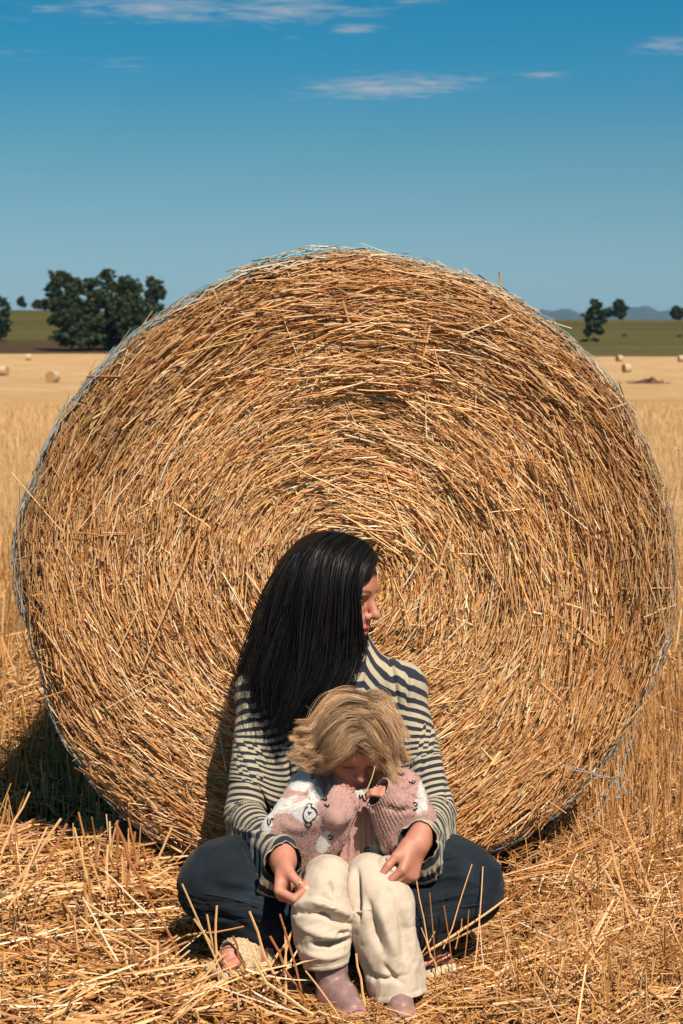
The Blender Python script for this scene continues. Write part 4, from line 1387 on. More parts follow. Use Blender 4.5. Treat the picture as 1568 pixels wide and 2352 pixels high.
def rot_about(v, axis, ang):
    axis = axis / np.linalg.norm(axis)
    return v * math.cos(ang) + np.cross(axis, v) * math.sin(ang) + axis * (axis @ v) * (1 - math.cos(ang))


def hand(S, wrist, fwd, palm, thumb_side, sc=1.0, curls=((50, 60, 40),) * 4, spread=4.0, thumb=((0.55, 0.60, 0.55), (0.80, 0.25, 0.5)), arm=None):
    """palm = direction the fingers close towards; thumb_side = from little finger to index. Returns fingertip points and directions"""
    f = np.asarray(fwd, float); f /= np.linalg.norm(f)
    n = np.asarray(palm, float); n = n - f * (n @ f); n /= np.linalg.norm(n)
    l = np.asarray(thumb_side, float); l = l - f * (l @ f) - n * (l @ n); l /= np.linalg.norm(l)
    w = np.asarray(wrist, float)
    at = lambda a, b, c: w + sc * (f * a + l * b + n * c)
    S.cone(at(-0.03, 0, 0), at(0.01, 0, 0), 0.026 * sc, 0.026 * sc, 0.01)
    kn = []
    for i, (b, a) in enumerate(((0.0275, 0.083), (0.0095, 0.087), (-0.009, 0.082), (-0.0255, 0.074))):
        k = at(a, b, -0.002 - 0.003 * abs(i - 1.3)); kn.append(k)
        S.cone(at(0.012, b * 0.62, 0.001), k, 0.0155 * sc, 0.0112 * sc, 0.011)
    S.ell(at(0.035, 0.022, 0.012), np.array([0.030, 0.016, 0.014]) * sc, np.stack([f, l, n], 1), 0.012)      # ball of the thumb
    S.ell(at(0.040, -0.022, 0.010), np.array([0.030, 0.012, 0.011]) * sc, np.stack([f, l, n], 1), 0.012)
    lens = ((0.040, 0.024, 0.019), (0.044, 0.028, 0.020), (0.040, 0.026, 0.020), (0.032, 0.019, 0.017))
    tips = []
    for i in range(4):
        p = kn[i]; d = rot_about(f, n, R(spread * (1.5 - i)) * (1 if np.cross(n, f) @ l > 0 else -1))
        ax = np.cross(d, n)
        r = (0.0098, 0.0100, 0.0096, 0.0084)[i] * sc
        for j in range(3):
            d = rot_about(d, ax, R(curls[i][j]))
            q = p + d * lens[i][j] * sc
            S.cone(p, q, r * (1 - 0.08 * j), r * (0.93 - 0.10 * j), 0.0025)
            p = q
        tips.append((p, d, rot_about(d, ax, -math.pi / 2), r * 0.75))
    b0 = at(0.022, 0.026, 0.008)
    d1 = f * thumb[0][0] + l * thumb[0][1] + n * thumb[0][2]; d1 /= np.linalg.norm(d1)
    d2 = f * thumb[1][0] + l * thumb[1][1] + n * thumb[1][2]; d2 /= np.linalg.norm(d2)
    b1 = b0 + d1 * 0.036 * sc; b2 = b1 + (d1 * 0.5 + d2 * 0.5) * 0.030 * sc; b3 = b2 + d2 * 0.022 * sc
    S.cone(b0, b1, 0.0135 * sc, 0.0112 * sc, 0.008)
    S.cone(b1, b2, 0.0108 * sc, 0.0098 * sc, 0.003)
    S.cone(b2, b3, 0.0098 * sc, 0.0080 * sc, 0.003)
    return tips, (b1, b2, b3)


def add_head(S, c, fwd, up, sc=1.0, child=False):
    """head with face on solid S; returns the local frame function"""
    f, l, u = basis(fwd, up)
    Rm = np.stack([f, l, u], 1)
    at = lambda a, b, h: np.asarray(c, float) + sc * (f * a + l * b + u * h)
    E = lambda p, r, k=0.012, op='add': S.ell(at(*p), np.array(r) * sc, Rm, k * sc, op)
    Cn = lambda p, q, r1, r2, k=0.01, op='add': S.cone(at(*p), at(*q), r1 * sc, r2 * sc, k * sc, op)
    E((-0.012, 0, 0.030), (0.092, 0.074, 0.086), 0.02)
    E((0.034, 0, 0.042), (0.056, 0.060, 0.052), 0.02)
    E((0.028, 0, -0.030), (0.058, 0.057, 0.080), 0.025)
    for s in (-1, 1):
        Cn((-0.012, s * 0.054, -0.045), (0.060, s * 0.014, -0.101), 0.019, 0.015, 0.03)
        E((0.050, s * 0.036, -0.026), (0.030, 0.026, 0.030) if not child else (0.036, 0.032, 0.034), 0.02)
        E((-0.018, s * 0.073, -0.006), (0.017, 0.007, 0.028), 0.006)
    E((0.066, 0, -0.100), (0.017, 0.018, 0.015), 0.014)
    E((0.071, 0, 0.024), (0.017, 0.044, 0.012), 0.02)
    for s in (-1, 1):                                     # sockets, lids, brows
        E((0.090, s * 0.031, 0.002), (0.013, 0.017, 0.010), 0.012, 'sub')
        E((0.0665, s * 0.031, 0.000), (0.0135, 0.0150, 0.0115), 0.004)
        E((0.0725, s * 0.031, 0.0045), (0.0100, 0.0150, 0.0065), 0.003)
        E((0.080, s * 0.030, 0.0185), (0.006, 0.017, 0.0035), 0.006)
    nl = 0.75 if child else 1.0
    Cn((0.084, 0, 0.012), (0.084 + 0.019 * nl, 0, -0.022), 0.0065, 0.0100, 0.010)
    E((0.087 + 0.019 * nl, 0, -0.026), (0.0105, 0.0095, 0.009), 0.006)
    for s in (-1, 1):
        E((0.092, s * 0.0120, -0.0305), (0.0085, 0.0065, 0.0070), 0.005)
    E((0.074, 0, -0.050), (0.017, 0.028, 0.022), 0.015)
    E((0.0875, 0, -0.0555), (0.0085, 0.0220, 0.0058), 0.005)
    E((0.0855, 0, -0.0685), (0.0090, 0.0190, 0.0070), 0.005)
    E((0.0975, 0, -0.0618), (0.0090, 0.0230, 0.0014), 0.003, 'sub')
    return at, (f, l, u)


def paint_head(V, colr, at, fr, c, sc, lip, brow, lash, cheek, scalp=None):
    f, l, u = fr
    q = (V - np.asarray(c)) / sc
    a, b, h = q @ f, np.abs(q @ l), q @ u

    def mix(m, cc):
        colr[:] = colr * (1 - m[:, None]) + np.asarray(cc) * m[:, None]
    if scalp is not None:
        mix(1 - (1 - ss(0.050, 0.062, h)) * ss(0.0, 0.02, a), scalp)
    front = ss(0.055, 0.068, a)
    mix(0.35 * np.exp(-(((a - 0.075) / 0.03) ** 2 + ((b - 0.038) / 0.018) ** 2 + ((h + 0.030) / 0.018) ** 2)), cheek)
    mix(0.25 * np.exp(-(((a - 0.106) / 0.012) ** 2 + (b / 0.012) ** 2 + ((h + 0.026) / 0.012) ** 2)), cheek)
    mix(front * ss(1.15, 0.85, np.sqrt((b / 0.0225) ** 2 + ((h + 0.0622) / 0.0125) ** 2)) * 0.9, lip)
    arch = 0.0215 + 0.004 * np.sin(np.clip((b - 0.012) / 0.034, 0, 1) * math.pi * 0.8)
    mix(front * ss(0.0042, 0.0018, np.abs(h - arch)) * ss(0.010, 0.015, b) * ss(0.050, 0.042, b) * 0.85, brow)
    lid = -0.0035 - 0.003 * np.cos(np.clip((b - 0.031) / 0.017, -1, 1) * math.pi / 2)
    mix(ss(0.045, 0.06, a) * ss(0.0026, 0.0010, np.abs(h - lid)) * ss(0.0155, 0.013, b * 0 + np.abs(b - 0.031)) * 0.95, lash)


def cloth_obj(name, X, mat, parent, closed=True, attrs=None, sub=True, flip=False, strokes=None, over=None, gap=0.004, gain=1.0):
    """settled grid -> smooth mesh; attrs: name -> (nu,nv) or (nu,nv,3)"""
    A = {k: np.asarray(v, float) for k, v in (attrs or {}).items()}
    if sub:
        X = subdiv_grid(X, closed)
        A = {k: subdiv_grid(v if v.ndim == 3 else v[..., None], closed) for k, v in A.items()}
    else:
        A = {k: (v if v.ndim == 3 else v[..., None]) for k, v in A.items()}
    nu, nv = X.shape[:2]
    F = grid_faces(nu, nv, closed)
    if flip: F = F[:, ::-1]
    if strokes:
        V = X.reshape(-1, 3); N = vert_normals(V, F)
        if ((V - X.mean(1, keepdims=True).repeat(nv, 1).reshape(-1, 3)) * N).sum() < 0: N = -N
        V = sculpt(V, N, strokes, gain)
        if over is not None:                             # the cloth lies on the skin, never inside it
            for _ in range(3):
                val, g = over.sample(V)
                V = V + g * np.clip(gap - val, 0, 0.02)[:, None]
        X = V.reshape(nu, nv, 3)
    at = {k: (v.reshape(-1, 3) if v.shape[-1] == 3 else v.reshape(-1)) for k, v in A.items()}
    me = mesh_np(name, X.reshape(-1, 3), F, True, at)
    return obj(name, me, mat, parent), X


def vert_normals(V, F):
    N = np.zeros_like(V)
    for f in (F if isinstance(F, list) else [F]):
        if f.shape[1] == 4:
            fn = np.cross(V[f[:, 2]] - V[f[:, 0]], V[f[:, 3]] - V[f[:, 1]])
        else:
            fn = np.cross(V[f[:, 1]] - V[f[:, 0]], V[f[:, 2]] - V[f[:, 0]])
        for k in range(f.shape[1]):
            for c in range(3):
                N[:, c] += np.bincount(f[:, k], fn[:, c], len(V))
    return norm(N)


def sculpt(V, N, strokes, gain=1.0):
    """press creases and raise folds on the surface: strokes = (polyline surveyed on the photo, width px, depth mm; + raises)"""
    p = proj(V)[:, :2]
    facing = ss(0.0, 0.35, -(N * norm(V - CAM)).sum(-1))
    disp = np.zeros(len(V))
    for pl, wd, mm in strokes:
        Q = catmull(np.array([(x, y, 0.0) for x, y in pl]), max(8, 6 * len(pl)))[:, :2] if len(pl) > 2 else np.array(pl, float)
        best = np.full(len(V), 1e9); par = np.zeros(len(V))
        for i in range(len(Q) - 1):
            a, b = Q[i], Q[i + 1]; ab = b - a
            t = np.clip(((p - a) @ ab) / max(ab @ ab, 1e-6), 0, 1)
            d = np.hypot(*(p - a - t[:, None] * ab).T)
            m = d < best
            best[m] = d[m]; par[m] = (i + t[m]) / (len(Q) - 1)
        fade = np.sin(np.clip(par, 0.02, 0.98) * math.pi) ** 0.5
        disp += gain * mm * 0.001 * np.exp(-(best / wd) ** 2) * fade
    return V + N * (disp * facing)[:, None]


def tuck(X, lines, amt=0.0032):
    """cloth swallowed by a tuck: the weave coordinate jumps across each fold line (surveyed polylines)"""
    p = proj(X); out = np.zeros(X.shape[:-1])
    for k, pl in enumerate(lines):
        Q = catmull(np.array([(x, y, 0.0) for x, y in pl]), 24)[:, :2]
        xl = np.interp(p[..., 1], Q[:, 1], Q[:, 0])
        d = p[..., 0] - xl
        yy = (p[..., 1] - Q[0, 1]) / (Q[-1, 1] - Q[0, 1])
        fade = ss(-0.1, 0.15, yy) * ss(1.1, 0.85, yy)
        out += amt * (1 if k % 2 else -1) * ss(-1.5, 1.5, d) * np.exp(-np.clip(d, 0, None) / 28.0) * fade * (d > -6)
    return out


def fold_noise(P, axis, sc, seed, stretch=4.0):
    """soft ridged folds that run along an axis (n,3)"""
    q = P - axis * ((P * axis).sum(-1, keepdims=True)) * (1 - 1 / stretch)
    a = fbm(q, sc, 3, seed)
    return (1 - np.abs(a) * 2.2) - 0.45


# ================================================================ the woman
woman = thing('person', (0.0, -0.13, 0.0), 'woman in striped shirt and dark jeans sitting cross-legged, looking right', 'person')

wHIP = [np.array([-0.085, -0.15, 0.105]), np.array([0.085, -0.15, 0.105])]
wKNEE = [W(505, 2022, -0.49), W(1060, 2026, -0.47)]
wANK = [np.array([0.105, -0.44, 0.062]), np.array([-0.115, -0.50, 0.060])]
wTOE = [W(1000, 2200, -0.52), W(516, 2200, -0.585)]
wSH = [W(602, 1590, -0.165), W(918, 1584, -0.165)]
wEL = [W(560, 1872, -0.28), W(1002, 1868, -0.29)]
wWR = [W(650, 1976, -0.580), W(958, 1936, -0.585)]
wNECK = W(772, 1560, -0.165)
wHEAD = W(765, 1362, -0.185)
wF = np.array([math.cos(R(24)), -math.sin(R(24)), -0.16])
wU = np.array([0.10, 0.02, 1.0])

B = Solid((-0.40, -0.70, -0.03), (0.42, 0.02, 0.90), 0.0026)
at_w, fr_w = add_head(B, wHEAD, wF, wU, 1.0)
B.cone(at_w(-0.020, 0, -0.060), wNECK + [0, 0.01, -0.02], 0.050, 0.058, 0.03)
B.ell(wNECK + [0, 0.005, -0.055], (0.12, 0.072, 0.05), k=0.04)
for s in (0, 1):
    B.cone(wNECK + [0, 0, -0.05], wSH[s], 0.052, 0.046, 0.03)
    B.cone(wNECK + [0, 0.004, 0.030], wSH[s] + [0, 0, 0.006], 0.044, 0.046, 0.03)
    B.chain([wSH[s], wEL[s]], [0.046, 0.036], 0.02)
    B.chain([wEL[s], wEL[s] * 0.4 + wWR[s] * 0.6, wWR[s]], [0.037, 0.032, 0.026], 0.015)
    B.chain([wHIP[s], wHIP[s] * 0.5 + wKNEE[s] * 0.5, wKNEE[s]], [0.088, 0.076, 0.056], 0.03)
    B.chain([wKNEE[s], wKNEE[s] * 0.65 + wANK[s] * 0.35, wANK[s]], [0.054, 0.050, 0.034], 0.02)
    fd = wTOE[s] - wANK[s]; fd /= np.linalg.norm(fd)
    B.chain([wANK[s], wANK[s] * 0.45 + wTOE[s] * 0.55, wTOE[s] - fd * 0.012], [0.034, 0.031, 0.022], 0.015)
    lat = np.cross(fd, [0, 0, 1.0]); lat /= np.linalg.norm(lat)
    for i in range(5):
        o = (i - 2) * 0.0125
        b0 = wTOE[s] - fd * 0.03 + lat * o; b1 = wTOE[s] + lat * o * 1.15 + fd * (0.012 - 0.004 * i) + np.array([0, 0, -0.006])
        B.cone(b0, b1, 0.010, 0.0098 if i == 0 else 0.0075, 0.004)
B.ell((0, -0.13, 0.13), (0.165, 0.115, 0.11), k=0.05)
B.chain([np.array([0, -0.13, 0.15]), np.array([0, -0.135, 0.28]), np.array([0.0, -0.15, 0.42])], [0.118, 0.105, 0.118], 0.05, sq=((0, 1, 0), 1.25))
for s in (-1, 1):
    B.ell((s * 0.062, -0.235, 0.365), (0.055, 0.045, 0.055), k=0.03)
# her right hand (left in the photo) closes round the child's trouser leg, her left rests on the other knee
tips0, th0 = hand(B, wWR[0], (0.02, -0.60, -0.66), (0.93, -0.16, 0.0), (-0.1, -0.6, 0.7), 0.86, ((58, 70, 40), (62, 72, 40), (66, 72, 42), (68, 72, 44)), 0.5, ((0.85, 0.22, 0.45), (0.55, -0.30, 0.85)))
tips1, th1 = hand(B, wWR[1], (-0.36, -0.58, -0.74), (-0.72, 0.45, -0.15), (-0.5, -0.35, 0.7), 0.82, ((34, 40, 24), (36, 42, 24), (40, 44, 26), (46, 44, 28)), 0.3, ((0.9, 0.25, 0.25), (0.92, -0.05, 0.40)))
V, F = B.mesh()
skin_w = np.array([0.47, 0.210, 0.142])
cw = np.tile(skin_w, (len(V), 1))
near = np.linalg.norm(V - wHEAD, axis=1) < 0.16
sub = cw[near]
paint_head(V[near], sub, at_w, fr_w, wHEAD, 1.0, (0.36, 0.075, 0.065), (0.06, 0.035, 0.025), (0.02, 0.014, 0.012), (0.46, 0.165, 0.115), (0.006, 0.006, 0.007))
cw[near] = sub
for tp in (tips0, tips1):
    for (p, d, nn, r) in tp:
        m = np.exp(-(((V - p) ** 2).sum(1)) / 0.013 ** 2)
        cw = cw * (1 - 0.35 * m[:, None]) + np.array([0.60, 0.20, 0.14]) * 0.35 * m[:, None]
        nail = ((V - (p + nn * r * 0.6)) ** 2).sum(1) < 0.0058 ** 2
        cw[nail] = (0.66, 0.40, 0.33)
nail = ((V - (th0[2] + np.array([0.0, -0.006, 0.004]))) ** 2).sum(1) < 0.0065 ** 2
cw[nail] = (0.68, 0.42, 0.35)
woman_body = thin_out(obj('body', mesh_np('body', V, F, True, {'col': cw}), M['skin'], woman), 0.38)

# ring on the thumb
rc = th0[1]; rd = norm(th0[2] - th0[1]); e1 = norm(np.cross(rd, [0, 0, 1.0])); e2 = np.cross(rd, e1)
a = np.linspace(0, 2 * np.pi, 25)
V, F = tube(rc + 0.0107 * (np.cos(a)[:, None] * e1 + np.sin(a)[:, None] * e2), 0.0012, 6, cap=False)
obj('ring', mesh_np('ring', V, F), M['gold'], woman)

# ---- shirt
shirt = obj('shirt', None, None, woman)
z_ = np.array([0.618, 0.611, 0.602, 0.588, 0.568, 0.545, 0.515, 0.480, 0.445, 0.410, 0.375, 0.320, 0.250, 0.180, 0.115])
a_ = np.array([0.066, 0.078, 0.100, 0.130, 0.156, 0.174, 0.190, 0.207, 0.218, 0.212, 0.190, 0.176, 0.178, 0.182, 0.186])
b_ = np.array([0.060, 0.066, 0.072, 0.078, 0.086, 0.094, 0.104, 0.112, 0.118, 0.122, 0.124, 0.126, 0.128, 0.130, 0.130])
c_x = np.array([-0.006, -0.005, -0.004, -0.005, -0.007, -0.010, -0.014, -0.019, -0.022, -0.020, -0.012, -0.004, 0.0, 0.0, 0.0])
nu, nv = 90, 180
k_ = np.linspace(0, len(z_) - 1, nu)
zz = np.interp(k_, np.arange(len(z_)), z_); aa = np.interp(k_, np.arange(len(z_)), a_); bb = np.interp(k_, np.arange(len(z_)), b_)
t_ = np.arange(nv) / nv * 2 * np.pi
ct, st_ = np.cos(t_), np.sin(t_)
sup = (np.abs(ct) ** 2.4 + np.abs(st_) ** 2.4) ** (-1 / 2.4)
cx_ = np.interp(k_, np.arange(len(z_)), c_x)
X = np.zeros((nu, nv, 3))
X[..., 0] = cx_[:, None] + aa[:, None] * (ct * sup)[None]
X[..., 1] = -0.150 + bb[:, None] * (st_ * sup)[None] * np.where(st_ < 0, 1.0, 0.85)[None]
X[..., 2] = zz[:, None] - 0.012 * ss(0.45, 0.58, zz)[:, None] * (-st_)[None] * 1.2
s_at = X[..., 2] + 0.62 * np.maximum(np.abs(X[..., 0] - cx_[:, None]) - 0.055, 0) * ss(0.36, 0.50, zz)[:, None]
ru = np.linalg.norm(np.diff(X, axis=0), axis=-1) * 1.02
rv = np.linalg.norm(np.roll(X, -1, 1) - X, axis=-1) * 1.08
out_ = norm(np.stack([X[..., 0] - cx_[:, None], X[..., 1] + 0.15, 0 * X[..., 2]], -1))
X = X + out_ * (0.010 * fbm(np.stack([X[..., 0] * 16, X[..., 1] * 16, X[..., 2] * 3.5], -1), 1.0, 3, 303) * ss(0.55, 0.45, zz)[:, None])[..., None]
pin = np.ones((nu, nv)); pin[0] = 0; pin[-1] = 0
Xt = settle(X, ru, rv, [B], pin, steps=34, iters=7, grav=1.4, thick=0.006, bend=0.06)
TT = [[(891, 1500), (902, 1548), (914, 1620)], [(936, 1535), (935, 1580), (932, 1630)], [(590, 1585), (605, 1660), (621, 1709), (640, 1760)], [(557, 1598), (586, 1645), (609, 1682), (628, 1724)], [(655, 1690), (664, 1760), (668, 1830)]]
TR = [[(988, 1640), (982, 1690), (962, 1790)], [(1022, 1720), (1026, 1790), (1024, 1850)]]
TL = [[(525, 1680), (555, 1746), (580, 1814)], [(560, 1690), (600, 1760), (640, 1840)]]


def pleat(lines):
    """each tuck: a sharp groove with the cloth standing up beside it"""
    out = []
    for pl in lines:
        out.append((pl, 3.5, -6)); out.append(([(x + 10, y) for x, y in pl], 8, 5)); out.append(([(x - 11, y) for x, y in pl], 9, 3))
    return out


s_at = s_at + tuck(Xt, TT)
cloth_obj('shirt_body', Xt, M['stripe'], shirt, attrs={'s': s_at}, over=B, strokes=pleat(TT))
for s in (0, 1):
    sh = W(556, 1690, -0.178) if s == 0 else W(968, 1650, -0.178)
    top = sh + np.array([0.040 if s == 0 else -0.040, 0.0, 0.050])
    el = wEL[s] + np.array([(-0.020, 0.008)[s], 0.0, 0.0])
    cuff = wWR[s] + norm(wEL[s] - wWR[s]) * (-0.008 if s == 0 else 0.006)
    path = [top, sh, sh * 0.5 + el * 0.5 + np.array([(-0.010, 0.012)[s], -0.01, 0.0]), el + np.array([(-0.006, 0.006)[s], 0.0, -0.01]), el * 0.55 + cuff * 0.45 + np.array([0, 0, -0.012]), cuff * 0.75 + el * 0.25 + [0, 0, -0.004], cuff]
    nu, nv = 104, 64
    X, P_, r_ = sleeve_grid(path, [0.028, 0.054, 0.074, 0.074, 0.062, 0.050, 0.037], nu, nv, (0, 1, 0))
    lu = np.linalg.norm(np.diff(P_, axis=0), axis=1)
    ex = 1.0 + 0.10 * ss(0.35, 0.6, np.linspace(0, 1, nu - 1)) + 0.03
    ru = np.repeat((lu * ex)[:, None], nv, 1)
    rv = np.repeat((2 * np.pi * np.maximum(r_, 0.046) / nv * 1.10)[:, None], nv, 1)
    rv[-6:] = (2 * np.pi * 0.040 / nv)
    arc = np.concatenate([[0], np.cumsum(lu * ex * (1 - 0.58 * ss(0.46, 0.64, np.linspace(0, 1, nu - 1))))])
    out_ = norm(X - P_[:, None])
    X = X + out_ * (0.010 * fbm(np.stack([out_[..., 0] * 2.4, out_[..., 1] * 2.4 + s * 7, np.repeat(arc[:, None], nv, 1) * 7], -1), 1.0, 3, 311))[..., None]
    pin = np.ones((nu, nv)); pin[:3] = 0; pin[-2:] = 0
    Xs = settle(X, ru, rv, [B], pin, steps=40, iters=8, grav=1.3, thick=0.004, bend=0.06)
    sv_ = np.repeat(arc[:, None], nv, 1) + tuck(Xs, TL if s == 0 else TR)
    fore = ([([(530, 1880), (570, 1900), (610, 1890)], 6, -8), ([(545, 1920), (590, 1930), (630, 1935)], 6, -8), ([(540, 1900), (585, 1915), (625, 1915)], 7, 7)] if s == 0 else
            [([(920, 1900), (970, 1880), (1015, 1890)], 6, -8), ([(935, 1925), (980, 1910), (1020, 1915)], 6, 7), ([(940, 1945), (985, 1930), (1020, 1935)], 5, -6)])
    cloth_obj('sleeve', Xs, M['stripe'], shirt, attrs={'s': sv_}, over=B, strokes=pleat(TL if s == 0 else TR) + fore)

# ---- jeans
jeans = obj('jeans', None, None, woman)
den = np.array([0.0085, 0.0130, 0.0185])
HIPC = np.array([0, -0.135, 0.12])
for part in (0, 1):
    hip, kn, an = wHIP[part], wKNEE[part], wANK[part]
    J = Solid((-0.40, -0.66, -0.02), (0.40, 0.03, 0.32), 0.0042)
    J.ell(HIPC + [(-0.05, 0.05)[part], 0, 0], (0.135, 0.128, 0.122), k=0.04)
    J.chain([hip, hip * 0.5 + kn * 0.5, hip * 0.15 + kn * 0.85, kn + [0, 0, 0.001]], [0.096, 0.090, 0.080, 0.074], 0.03)
    sgn = (-1, 1)[part]
    sh1 = kn * 0.72 + an * 0.28 + [sgn * 0.004, -0.026, -0.022]; sh2 = kn * 0.38 + an * 0.62 + [0, -0.020, -0.006]
    J.chain([kn + [sgn * 0.008, -0.006, -0.012], sh1, sh2, an + norm(an - kn) * 0.01], [0.074, 0.076, 0.070, 0.060], 0.025)
    V, F = J.mesh()
    N = vert_normals(V, F)
    ax = norm(kn - hip)
    ax2 = norm(an - kn)
    near_sh = ss(0.0, 0.12, np.linalg.norm(V - (kn * 0.9 + hip * 0.1), axis=1))
    lowv = ss(0.20, 0.12, V[:, 2])[:, None]
    axis = norm(ax[None] * (1 - lowv) + ax2[None] * lowv)
    dsp = 0.0060 * fold_noise(V, axis, 9.0, 60 + part, 3.0) * (0.35 + 0.65 * near_sh) + 0.0022 * fold_noise(V, axis, 22.0, 66 + part, 5.0)
    V = V + N * dsp[:, None]
    N = vert_normals(V, F)
    V = sculpt(V, N, [([(520, 2040), (557, 2046), (630, 2064), (668, 2084)], 13, -5), ([(480, 2018), (560, 2030), (640, 2046)], 10, 6), ([(565, 1955), (575, 1990), (612, 2022), (626, 2062)], 5, -4), ([(575, 2105), (602, 2150)], 9, -7),
                      ([(520, 2075), (580, 2090), (650, 2130)], 9, 5), ([(470, 2090), (540, 2120), (620, 2170)], 10, -6), ([(440, 1985), (470, 1965), (510, 1958)], 8, 3), ([(540, 1945), (555, 1965), (590, 1985)], 6, -5)] if part == 0 else
               [([(943, 2008), (1012, 1978), (1060, 1966)], 8, -7), ([(960, 2030), (1030, 2014), (1080, 2010)], 7, 6), ([(953, 2100), (1037, 2072), (1095, 2060)], 13, -5), ([(970, 2060), (1040, 2045), (1100, 2035)], 8, -5),
                ([(960, 2130), (1040, 2110), (1100, 2102)], 10, 5), ([(985, 2155), (1050, 2140), (1090, 2137)], 9, -5)])
    wear = 0.5 + 0.5 * fbm(V, 12.0, 3, 77)
    hi = ss(0.15, 0.5, dsp / 0.006)
    cj = den * (0.7 + 0.8 * wear[:, None]) + np.array([0.010, 0.014, 0.018]) * (ss(0.55, 0.9, wear) * hi)[:, None]
    V[:, 2] = np.maximum(V[:, 2], 0.004)
    thin_out(obj('leg', mesh_np('leg', V, F, True, {'col': cj}), M['jeans'], jeans), 0.5)
    jb = BVHTree.FromPolygons([tuple(x) for x in V], [tuple(int(q) for q in x) for x in F])
    for pl in ([[(542, 1940), (560, 1958), (570, 1986)], [(560, 1962), (578, 1990), (612, 2020), (628, 2062), (660, 2078)], [(470, 2052), (540, 2066), (610, 2092), (664, 2130)]] if part == 0 else
               [[(942, 2004), (1010, 1976), (1062, 1962)], [(960, 2112), (1040, 2088), (1110, 2076)]]):
        pts = []
        for x, y, _ in catmull(np.array([(x, y, 0.0) for x, y in pl]), 24):
            d = Vector(pix_dir(x, y)).normalized(); h = jb.ray_cast(Vector(CAM), d, 8.0)
            if h[0] is not None: pts.append(np.array(h[0]) - np.array(d) * 0.0006)
        if len(pts) > 3:
            sv, sf = tube(np.array(pts), 0.0013, 5)
            obj('seam', mesh_np('seam', sv, sf, True, {'col': np.tile([0.019, 0.026, 0.034], (len(sv), 1))}), M['jeans'], jeans)

# ---- raffia sandals
for s in (0, 1):
    sandal = obj('sandal', None, None, woman)
    fd = wTOE[s] - wANK[s]; fd[2] = 0; fd /= np.linalg.norm(fd)
    lat = np.cross(fd, [0, 0, 1.0]); upv = np.array([0, 0, 1.0])
    Rm = np.stack([fd, lat, upv], 1)
    mid = wTOE[s] - fd * 0.065
    so = Solid(mid - 0.16, mid + 0.16, 0.004)
    zb = wTOE[s][2] - 0.026
    so.box(np.array([mid[0], mid[1], zb]) - fd * 0.03, (0.120, 0.042, 0.011), Rm, 0.009)
    V, F = so.mesh()
    obj('sole', mesh_np('sole', V, F), M['raffia'], sandal)
    for off, wd in ((0.030, 0.020), (-0.035, 0.022)):
        c0 = np.array([mid[0], mid[1], zb]) + fd * off
        a = np.linspace(-0.15, math.pi + 0.15, 28)
        arc = c0 + 0.041 * np.cos(a)[:, None] * lat + (0.050 * np.sin(a) + 0.006)[:, None] * upv
        lay = []
        for q in np.linspace(-wd, wd, 9):                # strap plaited from nine cords
            lay.append(tube(arc + fd * q + 0.0015 * upv * math.sin(q * 900), 0.0034 + 0.0006 * np.sin(np.arange(28) * 1.9 + q * 500), 6))
        V, F = merge(lay)
        obj('strap', mesh_np('strap', V, F), M['raffia'], sandal)

# ---- long black hair
G = [[(860, 1270, -0.215), (842, 1300, -0.262), (829, 1345, -0.276), (828, 1400, -0.276), (832, 1450, -0.270), (835, 1500, -0.272), (812, 1543, -0.285), (778, 1592, -0.296)],
     [(842, 1249, -0.205), (815, 1290, -0.266), (801, 1350, -0.286), (800, 1430, -0.288), (796, 1510, -0.288), (764, 1580, -0.298), (716, 1640, -0.302)],
     [(818, 1236, -0.195), (778, 1275, -0.266), (766, 1350, -0.293), (757, 1440, -0.296), (742, 1530, -0.298), (707, 1610, -0.302), (672, 1672, -0.300)],
     [(788, 1228, -0.188), (743, 1265, -0.258), (724, 1340, -0.288), (712, 1440, -0.294), (697, 1540, -0.298), (670, 1620, -0.300), (648, 1686, -0.296)],
     [(757, 1226, -0.182), (707, 1262, -0.243), (682, 1340, -0.270), (664, 1440, -0.278), (647, 1540, -0.284), (637, 1610, -0.286), (640, 1664, -0.286)],
     [(728, 1231, -0.180), (672, 1280, -0.222), (642, 1350, -0.240), (622, 1440, -0.248), (607, 1530, -0.254), (597, 1592, -0.258), (612, 1642, -0.262)],
     [(703, 1242, -0.170), (652, 1290, -0.188), (617, 1370, -0.200), (597, 1450, -0.206), (580, 1530, -0.206), (574, 1592, -0.206)],
     [(692, 1250, -0.150), (642, 1300, -0.140), (605, 1390, -0.140), (582, 1460, -0.145), (562, 1530, -0.140), (554, 1584, -0.125)],
     [(700, 1248, -0.120), (655, 1310, -0.090), (622, 1400, -0.085), (598, 1480, -0.085), (580, 1560, -0.080)]]
MG = 17
guides = np.array([catmull([W(*p) for p in g], MG) for g in G])
hs = Solid((-0.30, -0.36, 0.38), (0.14, -0.02, 0.90), 0.005)
f, l, u = fr_w
hs.ell(at_w(-0.034, 0, 0.034), (0.086, 0.078, 0.086), np.stack([f, l, u], 1), 0.02)
gin = guides + np.array([0.0, 0.020, -0.006])
for g in gin:
    g = g[::3]
    g = g + norm(np.array(wHEAD) - g) * 0.022
    hs.chain(list(g[:-1]), [0.022] * 2 + [0.024] * (len(g) - 4) + [0.016], 0.03)
hs.cone(at_w(-0.06, 0, -0.02), wNECK + [-0.02, 0.02, -0.04], 0.06, 0.05, 0.03)
